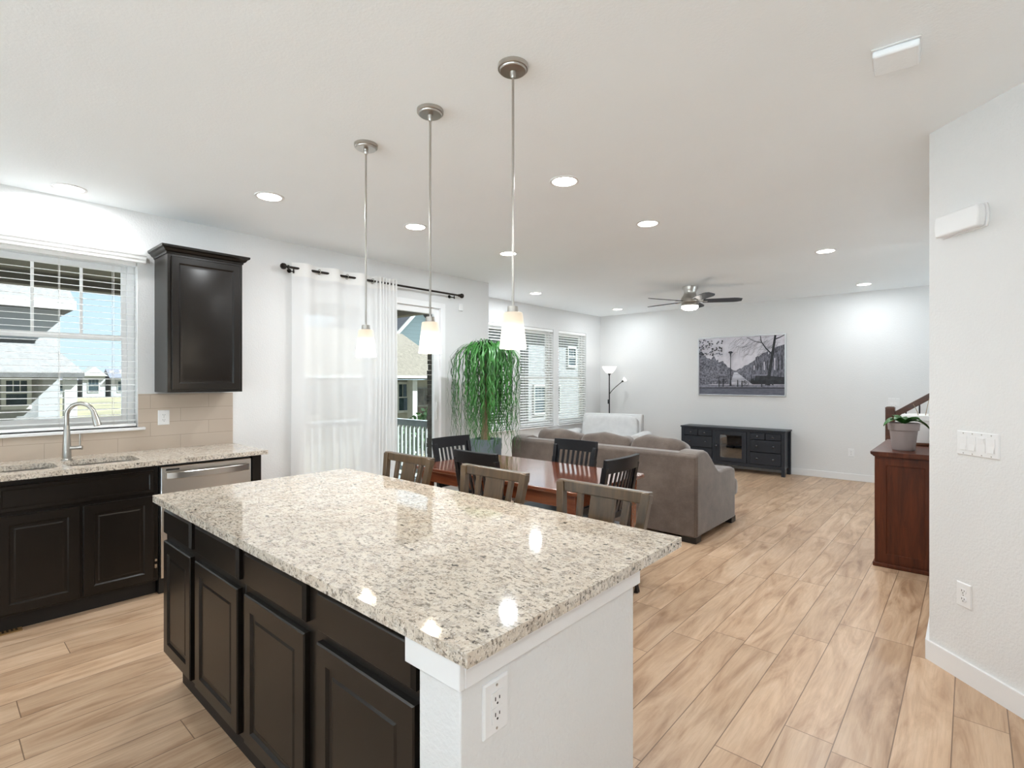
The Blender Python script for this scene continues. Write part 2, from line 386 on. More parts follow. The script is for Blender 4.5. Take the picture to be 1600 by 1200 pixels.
# angled right-hand wall and what continues behind it
m=MB(); p0=(-.16,3.47); p1=(1.7,1.61)
m.prism([p0,p1,(1.9,1.61),(1.9,6.2),(-.16,6.2)],0,CEIL,'z')
struct('wall_right',m,M['wall'],'white angled wall with light switches at right','wall',smooth=False)
SW=[(-2.4,-1.3,.15,2.5)]  # unseen side opening, added to let in daylight
m=MB(); wall_x(m,1.7,1.9,-2.7,1.61,0,CEIL,SW)
struct('wall_side',m,M['wall'],'white side wall beyond the right edge of the picture','wall',smooth=False)
FW=[(-4.4,-2.6,.15,2.5),(-2.3,-.5,.15,2.5),(-.2,1.5,.15,2.5)]  # unseen openings behind the camera, added for more daylight on the ceiling
m=MB(); wall_x(m,-2.7,-2.86,-4.91,1.9,0,CEIL,FW); m.v=[Vector((v.y,v.x,v.z)) for v in m.v]
struct('wall_front',m,M['wall'],'white wall at the near end of the kitchen','wall',smooth=False)
HW=[(6.5,8.7,.1,2.6)]  # unseen hall opening, added to brighten the living room
m=MB(); wall_x(m,3.2,3.36,6.2,9.1,0,CEIL,HW)
struct('wall_hall',m,M['wall'],'white wall at the end of the stair hall','wall',smooth=False)
struct('wall_stair',MB().box(1.9,3.36,6.04,6.2,0,CEIL),M['wall'],'white wall at the side of the stairs','wall',smooth=False)
struct('baseboard_back',MB().box(XB,3.2,YB-.015,YB,0,.10),M['trim'],'white baseboard along the far wall','baseboard',bevel=.004)
m=MB(); d=.015/math.sqrt(2)
m.prism([p0,p1,(p1[0]-d,p1[1]-d),(p0[0]-d-.006,p0[1]-d+.006)],0,.10,'z')
m.prism([(p0[0],p0[1]),(p0[0]-d-.006,p0[1]-d+.006),(p0[0]-.015,4.94),(p0[0],4.94)],0,.10,'z')
struct('baseboard_right',m,M['trim'],'white baseboard under the angled wall','baseboard')
m=MB()
for a,b in((1.74,2.25),(4.17,YJ)): m.box(XL,XL+.015,a,b,0,.10)
m.box(XB,XB+.015,YJ,YB,0,.10)
struct('baseboard_left',m,M['trim'],'white baseboard along the window walls','baseboard')

# ------------------------------------------------------------------ windows
def window(name,X,op,label,mz,munt=None,sill=None):
    y0,y1,z0,z1=op; xo=X-T
    root=thing(name,label,'window',((X+xo)/2,(y0+y1)/2,z0),kind='structure')
    f=MB(); fw=.045; xa,xb=xo+.005,xo+.075
    f.box(xa,xb,y0,y0+fw,z0,z1).box(xa,xb,y1-fw,y1,z0,z1).box(xa,xb,y0+fw,y1-fw,z1-fw,z1).box(xa,xb,y0+fw,y1-fw,z0,z0+fw)
    f.build('window_frame',M['vinyl'],root,bevel=.003)
    for nm,za,zb,xs in(('upper_sash',mz-.02,z1-fw,xa+.012),('lower_sash',z0+fw,mz+.02,xa+.03)):
        s=MB(); a,b=y0+fw,y1-fw; sw=.032
        s.box(xs,xs+.022,a,a+sw,za,zb).box(xs,xs+.022,b-sw,b,za,zb).box(xs,xs+.022,a+sw,b-sw,za,za+.04).box(xs,xs+.022,a+sw,b-sw,zb-.04,zb)
        if munt and nm=='upper_sash':
            for y in munt: s.box(xs+.004,xs+.018,y-.009,y+.009,za+.04,zb-.04)
        so_=s.build(nm,M['vinyl'],root,bevel=.002)
        MB().box(xs+.009,xs+.013,a+sw,b-sw,za+.04,zb-.04).build('pane',M['glass'],so_,smooth=False)
    if sill:
        MB().box(xo+.075,X+sill,y0-.045,y1+.045,z0-.022,z0+.0).build('window_sill',M['trim'],root,bevel=.004)
    return root
window('window_1',XL,KW,'kitchen window over the sink, its upper sash divided by bars',1.777,[-.03,.23,.49,.755],.035)
window('window_2',XB,LW[0],'living room window partly hidden behind the tall palm',1.52,None,.03)
window('window_3',XB,LW[1],'middle living room window beside the palm',1.52,None,.03)
window('window_4',XB,LW[2],'living room window nearest the far wall',1.52,None,.03)
for i,(a,b,c_,d_) in enumerate(FW):  # windows added behind the camera as a daylight source
    root=thing('window_%d'%(5+i),'added unseen daylight window in the near kitchen wall','window',((a+b)/2,-2.78,c_),kind='structure',group='added daylight windows behind the camera')
    f=MB(); f.box(a,a+.05,-2.85,-2.79,c_,d_).box(b-.05,b,-2.85,-2.79,c_,d_).box(a+.05,b-.05,-2.85,-2.79,c_,c_+.05).box(a+.05,b-.05,-2.85,-2.79,d_-.05,d_).box((a+b)/2-.025,(a+b)/2+.025,-2.85,-2.79,c_+.05,d_-.05)
    f.build('window_frame',M['vinyl'],root,bevel=.003); MB().box(a+.05,b-.05,-2.825,-2.82,c_+.05,d_-.05).build('pane',M['glass'],root,smooth=False)
for i,(a,b,c_,d_,X8) in enumerate([q+(1.8,) for q in SW]+[q+(3.27,) for q in HW]):  # side and hall windows, both added out of view for daylight
    root=thing('window_%d'%(8+i),('added unseen daylight window in the side wall','added unseen tall window lighting the living room from the hall')[i],'window',(X8,(a+b)/2,c_),kind='structure')
    f=MB(); f.box(X8,X8+.07,a,a+.05,c_,d_).box(X8,X8+.07,b-.05,b,c_,d_).box(X8,X8+.07,a+.05,b-.05,c_,c_+.05).box(X8,X8+.07,a+.05,b-.05,d_-.05,d_).box(X8,X8+.07,(a+b)/2-.025,(a+b)/2+.025,c_+.05,d_-.05)
    f.build('window_frame',M['vinyl'],root,bevel=.003); MB().box(X8+.03,X8+.035,a+.05,b-.05,c_+.05,d_-.05).build('pane',M['glass'],root,smooth=False)
# blinds
def blind(X,op,label,cords,valance,group,tilt=0.0,xoff=-.035):
    y0,y1,z0,z1=op; root=thing('window_blind',label,'blind',(X+xoff,(y0+y1)/2,z0),group=group)
    xc=X+xoff; a,b=y0+.006,y1-.006
    if valance:
        m=MB(); va,vb=y0-.045,y1+.043
        m.prism([(X+.002,z1-.022),(X+.055,z1-.022),(X+.055,z1-.006),(X+.062,z1+.004),(X+.062,z1+.022),(X+.070,z1+.030),(X+.070,z1+.04),(X+.002,z1+.04)],va,vb,'y')
        m.build('valance',M['slat'],root,ang=20)
    MB().box(xc-.028,xc+.028,a,b,z1-.045,z1-.003).build('headrail',M['slat'],root,bevel=.003)
    s=MB(); n=int((z1-z0-.09)/.0445); c_,s_=cos(tilt),sin(tilt)
    for k in range(n+1):
        z=z0+.055+k*.0445
        if z>z1-.06: break
        M_=Matrix.Translation((xc,0,z))@Matrix.Rotation(tilt,4,'Y')
        st=len(s.v); s.prism([(-.025,-.0013),(-.012,.0012),(0,.002),(.012,.0012),(.025,-.0013),(.012,-.0012),(0,-.0006),(-.012,-.0012)],a,b,'y'); s.xf(M_,st)
    s.build('slats',M['slat'],root,smooth=False)
    MB().box(xc-.025,xc+.025,a,b,z0+.008,z0+.028).build('bottom_rail',M['slat'],root,bevel=.003)
    for y in cords:
        m=MB()
        for dx in(-.026,.026): m.box(xc+dx-.0008,xc+dx+.0008,y-.0012,y+.0012,z0+.02,z1-.04)
        m.build('ladder_cord',M['cord'],root,smooth=False)
    return root
blind(XL,KW,'white slatted blind with valance over the kitchen sink',[.0,.31,.62,.925],True,'slatted blinds',tilt=R(4))
for op,lb in zip(LW,('white slatted blind in the window behind the palm','white slatted blind in the middle living room window','white slatted blind in the window nearest the far wall')):
    blind(XB,op,lb,[op[0]+.15,op[1]-.15],False,'slatted blinds',tilt=R(22))

# ------------------------------------------------------------------ patio door
y0,y1,z0,z1=PD; root=thing('door_1','white sliding patio door behind the sheer curtain','door',(XL,(y0+y1)/2,0),kind='structure')
f=MB(); xo=XL-T
f.box(xo,XL+.012,y0-.02,y0+.05,0,z1+.02).box(xo,XL+.012,y1-.05,y1+.02,0,z1+.02).box(xo,XL+.012,y0+.05,y1-.05,z1-.045,z1+.02).box(xo,XL-.01,y0+.05,y1-.05,0,.03)
f.build('door_frame',M['vinyl'],root,bevel=.004)
for nm,a,b,xa in(('fixed_panel',y0+.05,3.17,XL-.125),('sliding_panel',3.09,y1-.05,XL-.065)):
    s=MB(); sw=.085 if nm=='fixed_panel' else .075
    s.box(xa,xa+.04,a,a+sw,.03,z1-.045).box(xa,xa+.04,b-sw,b,.03,z1-.045).box(xa,xa+.04,a+sw,b-sw,z1-.115,z1-.045).box(xa,xa+.04,a+sw,b-sw,.03,.15)
    po=s.build(nm,M['vinyl'],root,bevel=.004); MB().box(xa+.016,xa+.022,a+sw,b-sw,.15,z1-.115).build('pane',M['glass'],po,smooth=False)
    if nm=='sliding_panel':
        h=MB(); yc=b-.035
        h.tube([(xa+.04,yc,1.0),(xa+.065,yc-.02,1.02),(xa+.072,yc-.035,1.10),(xa+.065,yc-.02,1.18),(xa+.04,yc,1.20)],.008,8); h.box(xa+.04,xa+.048,yc-.014,yc+.014,.98,1.22)
        h.build('door_handle',M['vinyl'],po)
# curtain rod
xr=XL+.09; zr=2.492
root=thing('curtain_rod','dark bronze curtain rod with ball finials above the patio door','curtain rod',(xr,3.24,zr))
MB().tube([(xr,2.20,zr),(xr,3.3,zr),(xr,4.29,zr)],.0115,12).build('rod',M['bronze'],root)
for y,sg in((2.20,-1),(4.29,1)):
    MB().lathe([(.010,0),(.017,.004),(.017,.014),(.010,.02),(.012,.026),(.024,.036),(.029,.05),(.027,.066),(.015,.078),(.004,.08)],(xr,0,zr),16,ax='y').xf(Matrix.Translation((0,y,0))@Matrix.Scale(sg,4,(0,1,0))).build('finial',M['bronze'],root)
for y in(2.24,4.22):
    MB().tube([(xr,y,zr-.012),(xr,y,zr-.03),(xr-.03,y,zr-.03),(XL+.006,y,zr-.015)],.006,8).lathe([(.02,0),(.02,.006)],(XL+.0,y,zr-.015),14,ax='x').lathe([(.008,zr-.05),(.008,zr-.028)],(xr,y,0),8).build('bracket',M['bronze'],root)
# sheer curtain: folded sheet hung from eyelets
root=thing('sheer_curtain','long white sheer curtain bunched at its right edge','curtain',(xr,2.8,.02))
def cpath(y):
    if y<3.13:
        ph=(y-2.291)/.295; return .034*cos(2*PI*(ph-.20))
    return None
pts=[]
y=2.235
while y<3.12: pts.append((y,cpath(y))); y+=.0125
ylast=y
for k in range(64):                                     # tight bunch
    tt=k/63; pts.append((3.12+.245*tt,.030*cos(2*PI*(tt*6.0+.0))+.008*sin(9*tt)))
V=[];F=[]; zs=[2.545,2.535,2.47,2.46,2.42,2.40,2.2,1.9,1.6,1.3,1.0,.7,.4,.1,.025]
hb=MB(); 
n=len(pts)
def cz(i,z,y,x):
    fl=1.0+.25*max(0,(2.0-z))/2*sin(y*23)
    return (xr+x*fl+.010*sin(y*31+z*1.3)*(2.4-z)/2.4, y+.012*sin(z*2.1+y*7)*(2.4-z)/2.4, z)
sh=MB()
for z in zs:
    for i,(yy,x) in enumerate(pts): V.append(cz(i,z,yy,x))
Fh=[];Fs=[]
for j in range(len(zs)-1):
    for i in range(n-1):
        q=(j*n+i,j*n+i+1,(j+1)*n+i+1,(j+1)*n+i)
        (Fh if j<4 else Fs).append(q)
sh.add(V,Fs); sh.build('sheer_panel',M['sheer'],root,ang=80,fix=False)
hb.add(V,Fh); hb.build('header_band',M['hem'],root,ang=80,fix=False)
for k in range(7):
    yk=2.291+.1475*(k+.36)
    if yk<3.13:
        MB().lathe([(.021,-.003),(.027,-.003),(.027,.003),(.021,.003),(.021,-.003)],(xr,0,zr),20,False,False,'y').xf(Matrix.Translation((0,yk,0))).build('eyelet',M['nickel'],root)

# ------------------------------------------------------------------ sink run
FX=-4.11
DR=[(0,0),(0,.016),(.004,.020),(.052,.020),(.060,.012),(.074,.012),(.082,.015)]
U=Vector((0,1,0)); Vz=Vector((0,0,1)); NX=Vector((1,0,0))
t=thing('sink_cabinet','black base cabinet with two doors under the kitchen sink','cabinet',(-4.40,.65,0))
m=MB(); m.box(XL+.01,FX-.02,.245,.263,.10,.888).box(XL+.01,FX-.02,1.027,1.045,.10,.888).box(XL+.01,FX-.02,.263,1.027,.10,.118).box(XL+.01,XL+.02,.263,1.027,.118,.888).box(FX-.04,FX-.02,.263,1.027,.118,.888); m.build('cabinet_body',M['espresso'],t,bevel=.002)
MB().box(XL+.02,FX-.075,.245,1.045,0,.10).build('toe_kick',M['espresso_in'],t,smooth=False)
for a,b in((.262,.630),(.646,1.018)):
    d_=MB().rings((FX-.02,a,.115),U,Vz,NX,DR,b-a,.562); dd=d_.build('door',M['espresso'],t,ang=20)
MB().rings((FX-.02,.262,.700),U,Vz,NX,[(0,0),(0,.016),(.004,.02),(.022,.02),(.028,.014),(.036,.014)],.756,.150).build('false_drawer_front',M['espresso'],t,ang=20)
m=MB(); m.box(FX-.019,FX-.006,1.024,1.036,.19,.215); m.box(FX-.019,FX-.006,1.024,1.036,.235,.25); m.build('hinge',M['nickel'],t)
t=thing('base_cabinet','black base cabinet at the left edge of the sink run','cabinet',(-4.40,-.3,0))
MB().box(XL+.01,FX-.02,-.9,-.882,.10,.888).box(XL+.01,FX-.02,.223,.241,.10,.888).box(XL+.01,FX-.02,-.882,.223,.10,.118).box(FX-.04,FX-.02,-.882,.223,.118,.888).build('cabinet_body',M['espresso'],t,bevel=.002)
MB().box(XL+.02,FX-.075,-.9,.241,0,.10).build('toe_kick',M['espresso_in'],t,smooth=False)
for a,b in((-.88,-.35),(-.32,.226)):
    MB().rings((FX-.02,a,.115),U,Vz,NX,DR,b-a,.562).build('door',M['espresso'],t,ang=20)
    MB().rings((FX-.02,a,.70),U,Vz,NX,[(0,0),(0,.016),(.004,.02),(.022,.02),(.028,.014),(.036,.014)],b-a,.150).build('drawer_front',M['espresso'],t,ang=20)
# dishwasher
t=thing('dishwasher','stainless steel dishwasher with curved bar handle beside the sink cabinet','dishwasher',(-4.40,1.35,0))
MB().box(XL+.03,FX-.03,1.052,1.648,.0,.872).build('tub',M['black'],t,smooth=False)
MB().box(FX-.03,FX+.004,1.056,1.645,.11,.866).build('door',M['steel'],t,bevel=.006)
MB().box(FX-.06,FX-.05,1.056,1.645,.0,.10).build('kick_plate',M['black'],t,smooth=False)
m=MB(); ph=[(FX+.004+.014+.040*sin(PI*min(1,max(0,k/12)))**.6,1.085+.535*k/12,.805) for k in range(13)]
V=[];F=[]
for x,y,z in ph:
    for dx,dz in((-.008,-.020),(-.004,-.024),(.004,-.024),(.008,-.020),(.008,.020),(.004,.024),(-.004,.024),(-.008,.020)): V.append((x+dx,y,z+dz))
for k in range(12):
    for j in range(8): F.append((k*8+j,k*8+(j+1)%8,(k+1)*8+(j+1)%8,(k+1)*8+j))
F+=[tuple(range(8))[::-1],tuple(range(96,104))]; m.add(V,F)
m.box(FX+.002,FX+.024,1.078,1.092,.782,.828).box(FX+.002,FX+.024,1.613,1.627,.782,.828)
m.build('handle',M['steel'],t)
MB().box(FX+.004,FX+.0055,1.085,1.165,.838,.850).build('badge',M['slot'],t,smooth=False)
tag(MB().box(XL+.01,FX-.004,1.655,1.722,.0,.888).build('end_panel',M['espresso'],None,bevel=.002),'narrow black end panel closing the sink run beside the dishwasher','cabinet panel')
# worktop with the double sink cut-out
def rrect(x0,x1,y0,y1,r,n=6):
    P=[]
    for cx,cy,a0 in((x1-r,y1-r,0),(x0+r,y1-r,90),(x0+r,y0+r,180),(x1-r,y0+r,270)):
        for k in range(n+1):
            a=R(a0+90*k/n); P.append((cx+r*cos(a),cy+r*sin(a)))
    return P
SINK=[(-4.50,-4.185,.272,.545),(-4.50,-4.185,.585,.97)]
def slab(outer,holes,z0,z1):
    bm=bmesh.new(); E=[]
    for poly in [outer]+holes:
        vs=[bm.verts.new((p[0],p[1],z1)) for p in poly]
        for i in range(len(vs)): E.append(bm.edges.new((vs[i],vs[(i+1)%len(vs)])))
    bmesh.ops.triangle_fill(bm,use_beauty=True,use_dissolve=False,edges=E)
    bm.verts.ensure_lookup_table(); mb=MB(); mb.add([v.co for v in bm.verts],[[v.index for v in f.verts] for f in bm.faces])
    mb.add([(v.co.x,v.co.y,z0) for v in bm.verts],[[v.index for v in f.verts][::-1] for f in bm.faces])
    bm.free()
    for poly in [outer]+holes:
        nn=len(poly); mb.add([(p[0],p[1],z0) for p in poly]+[(p[0],p[1],z1) for p in poly],[(i,(i+1)%nn,nn+(i+1)%nn,nn+i) for i in range(nn)])
    return mb
WT=slab([(XL+.002,-.95),(-4.045,-.95),(-4.045,1.745),(XL+.002,1.745)],[rrect(*q,.07) for q in SINK],.889,.92)
tag(WT.build('kitchen_worktop',M['granite'],None,smooth=False),'speckled granite worktop along the window wall','worktop')
t=thing('kitchen_sink','double bowl steel sink set under the granite worktop','sink',(-4.3,.47,.70))
for q in SINK:
    m=MB(); o_=rrect(q[0]-.004,q[1]+.004,q[2]-.004,q[3]+.004,.072); i_=rrect(q[0]+.03,q[1]-.03,q[2]+.03,q[3]-.03,.06); nn=len(o_)
    m.add([(p[0],p[1],.888) for p in o_]+[(p[0],p[1],.72) for p in o_]+[(p[0],p[1],.70) for p in i_],[(i,(i+1)%nn,nn+(i+1)%nn,nn+i) for i in range(nn)]+[(nn+i,nn+(i+1)%nn,2*nn+(i+1)%nn,2*nn+i) for i in range(nn)]+[tuple(range(2*nn,3*nn))])
    b_=m.build('bowl',M['steel'],t,ang=50)
    MB().lathe([(.04,.701),(.04,.706),(.03,.704),(.0,.703)],((q[0]+q[1])/2,(q[2]+q[3])/2,0),20,False,False).build('drain',M['nickel'],b_)
# faucet
fx,fy=-4.545,.628
t=thing('kitchen_faucet','tall gooseneck pull-down faucet in satin nickel behind the sink','faucet',(fx,fy,.92))
MB().lathe([(.030,.92),(.030,.926),(.0255,.93),(.021,1.06),(.0165,1.14),(.0150,1.15)],(fx,fy,0),24).build('body',M['nickel'],t)
dirv=Vector((.72,.69,0)).normalized(); P=[(fx,fy,1.14),(fx,fy,1.21)]
for k in range(1,13):
    a=PI-PI*.88*k/12; q=Vector((fx,fy,1.215))+dirv*(.09+.09*cos(a))+Vector((0,0,.085*sin(a))); P.append(tuple(q))
MB().tube(P,.0135,14).build('spout',M['nickel'],t)
e=Vector(P[-1]); dn=(dirv*.30+Vector((0,0,-1))).normalized()
MB().tube([e-dn*.01,e+dn*.02,e+dn*.085,e+dn*.10],[.0138,.0165,.022,.021],16).build('spray_head',M['nickel'],t)
m=MB(); hy=Vector((.45,.89,0)).normalized(); b0=Vector((fx,fy,1.0))
m.tube([b0,b0+hy*.06,b0+hy*.085],[.013,.013,.0145],12); hb_=m.build('handle_stem',M['nickel'],t)
m=MB(); q=b0+hy*.072; m.tube([q,q+Vector((0,0,.03)),q+Vector((0,0,.095))],[.0055,.005,.004],10); m.build('handle',M['nickel'],t)
# backsplash
m=MB(); m.box(XL,XL+.010,-.95,-.245,.92,1.352); m.box(XL,XL+.010,-.245,1.114,.92,1.078); m.box(XL,XL+.010,1.114,1.746,.92,1.352); 
m.box(XL,XL+.010,1.071,1.114,1.101,1.352)
tag(m.build('backsplash',M['tile'],None,smooth=False),'taupe long tile backsplash between worktop and wall cabinet','tile backsplash')
# wall cabinet
t=thing('wall_cabinet','dark single-door wall cabinet with crown moulding beside the kitchen window','cabinet',(-4.58,1.44,1.365))
UF=-4.425; ya,yb=1.178,1.702
MB().box(XL+.001,UF-.02,ya,yb,1.365,2.395).build('cabinet_body',M['espresso'],t,bevel=.0015)
m=MB()
m.box(UF-.02,UF,ya,ya+.028,1.365,2.395).box(UF-.02,UF,yb-.028,yb,1.365,2.395).box(UF-.02,UF,ya+.028,yb-.028,1.365,1.39).box(UF-.02,UF,ya+.028,yb-.028,2.37,2.395)
m.build('face_frame',M['espresso'],t,bevel=.0015)
MB().rings((UF-.006,ya+.024,1.386),U,Vz,NX,[(0,0),(0,.020),(.004,.026),(.046,.026),(.056,.016),(.066,.016),(.078,.020)],yb-ya-.048,.988).build('door',M['espresso'],t,ang=20)
m=MB(); PR=[(0,2.393),(.006,2.393),(.008,2.405),(.020,2.412),(.030,2.428),(.044,2.436),(.046,2.452),(0,2.452)]
vv=[]
for o_,z in PR: vv.append([(XL+.001,ya-o_,z),(UF+o_,ya-o_,z),(UF+o_,yb+o_,z),(XL+.001,yb+o_,z)])
flat=[p for r_ in vv for p in r_]; fs=[]
for i in range(len(PR)-1):
    for j in range(3): fs.append((i*4+j,i*4+j+1,(i+1)*4+j+1,(i+1)*4+j))
m.add(flat,fs); m.box(XL+.001,UF,ya,yb,2.396,2.450); m.build('crown_moulding',M['espresso'],t,ang=20)
# ------------------------------------------------------------------ plates on walls
def plate(name,label,cat,loc,rz,w_,h_,kind,group=None,gangs=1):
    t=thing(name,label,cat,loc,rz,group)
    o=Vector(loc)
    def put(mb,nm,mt,par=t,**k):
        return mb.xf(Matrix.Translation(o)).build(nm,mt,par,**k)
    put(MB().rings((-w_/2,0,-h_/2),(1,0,0),(0,0,1),(0,-1,0),[(0,0),(0,.003),(.004,.0065)],w_,h_),'cover_plate',M['plastic'])
    if kind in('outlet','decora'):
        for s_ in(1,-1):
            zc=s_*.0195 if kind=='outlet' else s_*.017
            b=MB()
            if kind=='outlet': b.prism([(.0165*cos(a),max(-.0125,min(.0125,.0165*sin(a)))+zc) for a in [2*PI*k/20 for k in range(20)]],-.0085,-.005,'y')
            else: b.box(-.0165,.0165,-.0085,-.005,zc-.0165,zc+.0165)
            r_=put(b,'receptacle',M['plastic'])
            sl=MB()
            for x,hh in((-.0065,.008),(.0065,.0065)): sl.box(x-.0012,x+.0012,-.0092,-.0083,zc+.002-hh/2,zc+.002+hh/2)
            sl.lathe([(.0025,-.0092),(.0025,-.0083)],(0,0,zc-.0085),10,ax='y'); put(sl,'slots',M['slot'],r_,smooth=False)
        for z in((h_/2-.012,-h_/2+.012) if kind=='decora' else (0,)): put(MB().lathe([(.003,-.0075),(.003,-.006)],(0,0,z),10,ax='y'),'screw',M['nickel'],smooth=False)
    else:
        for g in range(gangs):
            x=(g-(gangs-1)/2)*.046
            fr=put(MB().box(x-.0175,x+.0175,-.0082,-.006,-.034,.034),'switch_frame',M['plastic'])
            put(MB().prism([(-.007,-.031),(-.012,-.031),(-.008,0),(-.0075,.031),(-.007,.031)],x-.0145,x+.0145,'x') if g!=2 else MB().prism([(-.007,-.031),(-.0075,-.031),(-.008,0),(-.012,.031),(-.007,.031)],x-.0145,x+.0145,'x'),'rocker',M['plastic'])
            for z in(.048,-.048): put(MB().lathe([(.003,-.0075),(.003,-.006)],(x,0,z),8,ax='y'),'screw',M['nickel'],smooth=False)
    return t
plate('wall_outlet','white outlet on the taupe tile beside the kitchen window','outlet',(XL+.010,1.237,1.165),PI/2,.078,.115,'outlet')
plate('wall_outlet','white outlet with six dark slots on the white island end wall','outlet',(-.779,.824,.742),PI/2,.078,.118,'decora')
A45=-PI/4
def onA(s,z,out=0.0): return (-.16+s*.70711-out*.70711,3.47-s*.70711-out*.70711,z)
plate('wall_outlet','white outlet low on the angled right-hand wall','outlet',onA(.197,.414),A45,.075,.117,'outlet')
plate('light_switch','white four-gang light switch on the angled right-hand wall','light switch',onA(.266,1.151),A45,.208,.116,'switch',gangs=4)
plate('wall_outlet','small white outlet on the far wall right of the black console','outlet',(-1.302,YB,.405),0,.075,.117,'outlet')
plate('light_switch','white two-gang light switch on the far wall above the stair newel','light switch',(-.80,YB,1.155),0,.125,.117,'switch',gangs=2)
# door chime, sensor, ceiling alarm
t=thing('door_chime','white rounded door chime box high on the angled wall','door chime',onA(.20,2.22),A45); o=Vector(onA(.20,2.22))
MB().prism([(-.115,-.055),(.115,-.055),(.122,-.03),(.124,0),(.122,.03),(.115,.055),(-.115,.055),(-.122,.03),(-.124,0),(-.122,-.03)],-.012,0,'y').xf(Matrix.Translation(o)).build('back_plate',M['plastic'],t,bevel=.003)
MB().prism([(-.110,-.052),(.110,-.052),(.117,-.028),(.119,0),(.117,.028),(.110,.052),(-.110,.052),(-.117,.028),(-.119,0),(-.117,-.028)],-.052,-.012,'y').xf(Matrix.Translation(o)).build('cover',M['plastic'],t,bevel=.008,seg=3)
t=thing('motion_sensor','small white sensor on the wall right of the patio door','sensor',(XL,4.40,2.365),PI/2); o=Vector((XL,4.40,2.365))
MB().box(-.032,.032,-.02,0,-.045,.045).xf(Matrix.Translation(o)).build('housing',M['plastic'],t,bevel=.006,seg=3)
MB().box(-.018,.018,-.023,-.02,-.005,.028).xf(Matrix.Translation(o)).build('sensor_window',M['ceramic'],t,bevel=.001)
t=thing('smoke_alarm','square white alarm box on the ceiling at upper right','smoke alarm',(-.218,2.53,CEIL),R(4)); o=Vector((-.218,2.53,CEIL))
MB().box(-.078,.078,-.085,.085,-.006,0).xf(Matrix.Translation(o)).build('mounting_plate',M['plastic'],t,bevel=.002)
MB().box(-.074,.074,-.081,.081,-.034,-.006).xf(Matrix.Translation(o)).build('cover',M['ceil'],t,bevel=.008,seg=3)
# floor register
t=thing('floor_register','brass coloured floor vent beside the sink cabinet','floor vent',(-4.20,.24,0))
MB().box(-4.262,-4.132,.10,.375,0,.005).build('grille_frame',M['brass'],t,bevel=.001)
m=MB()
for k in range(13): m.box(-4.245,-4.15,.118+k*.019,.128+k*.019,.0048,.0056)
m.build('slots',M['vent_dark'],t,smooth=False)

# ------------------------------------------------------------------ island
IF=.735; UI=Vector((1,0,0)); NI=Vector((0,-1,0))
def icab(label,x0,x1,cols):
    t=thing('island_cabinet',label,'cabinet',((x0+x1)/2,1.05,0),group='island cabinets')
    MB().box(x0,x1,IF+.021,1.34,.165,.888).build('cabinet_body',M['espresso'],t,bevel=.0015)
    MB().box(x0+.005,x1-.005,IF+.085,1.33,0,.165).build('toe_kick',M['espresso_in'],t,smooth=False)
    for a,b in cols:
        MB().rings((a,IF+.021,.185),UI,Vz,NI,DR,b-a,.522).build('door',M['espresso'],t,ang=20)
        MB().rings((a,IF+.021,.738),UI,Vz,NI,[(0,0),(0,.012),(.009,.021)],b-a,.116).build('drawer_front',M['espresso'],t,ang=20)
icab('far half of the black island cabinets, with the narrow end door',-2.846,-1.932,[(-2.824,-2.462),(-2.402,-1.962)])
icab('near half of the black island cabinets, next to the white end wall',-1.930,-.913,[(-1.903,-1.468),(-1.396,-.951)])
struct('wall_island',MB().box(-.912,-.779,.722,1.448,0,.888).box(-2.846,-.912,1.342,1.448,0,.888),M['wall'],'white half wall at the end of the kitchen island','half wall',bevel=.004)
m=MB(); z0_,z1_=.826,.889
m.box(-.944,-.765,.707,.722,z0_,z1_).box(-.779,-.764,.722,1.463,z0_,z1_).box(-.926,-.912,.722,.733,z0_,z1_)
struct('trim_island',m,M['trim'],'white trim board under the granite at the island end','trim',bevel=.002)
tag(slab([(-2.846,.698),(-.733,.698),(-.733,1.700),(-2.846,1.700)],[],.889,.92).build('island_worktop',M['granite'],None,bevel=.003,smooth=False),'large speckled granite slab topping the kitchen island','worktop')

# ------------------------------------------------------------------ pendants and can lights
def pendant(x,y,label):
    t=thing('pendant_lamp',label,'pendant lamp',(x,y,CEIL),group='pendant lamps over the island')
    MB().lathe([(.0625,CEIL),(.0625,CEIL-.015),(.0605,CEIL-.0175),(.056,CEIL-.018),(.054,CEIL-.024),(.052,CEIL-.0255),(.013,CEIL-.0265),(.012,CEIL-.042),(.008,CEIL-.052)],(x,y,0),32).build('canopy',M['nickel'],t)
    MB().tube([(x,y,CEIL-.03),(x,y,2.2),(x,y,1.752)],.0052,10).build('stem',M['nickel'],t)
    MB().lathe([(.007,1.757),(.021,1.755),(.023,1.735),(.023,1.731)],(x,y,0),24).build('socket_cap',M['nickel'],t)
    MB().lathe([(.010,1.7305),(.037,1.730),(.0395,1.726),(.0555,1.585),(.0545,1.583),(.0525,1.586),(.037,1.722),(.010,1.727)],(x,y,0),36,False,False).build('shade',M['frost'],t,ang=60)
    ld=bpy.data.lights.new('bulb','POINT'); ld.energy=2.2; ld.color=(1,.85,.66); ld.shadow_soft_size=.02
    lo=bpy.data.objects.new('bulb',ld); C.objects.link(lo); lo.parent=t; lo.location=(0,0,1.575-CEIL)
    return t
p_=pendant(-1.401,1.591,'frosted glass pendant lamp, the largest and nearest of the three')
for x,lb in((-1.926,'frosted glass pendant lamp, the middle one of the three over the island'),(-2.470,'frosted glass pendant lamp, hanging farthest left over the island')):
    dup(p_,(x,1.591,CEIL),label=lb)
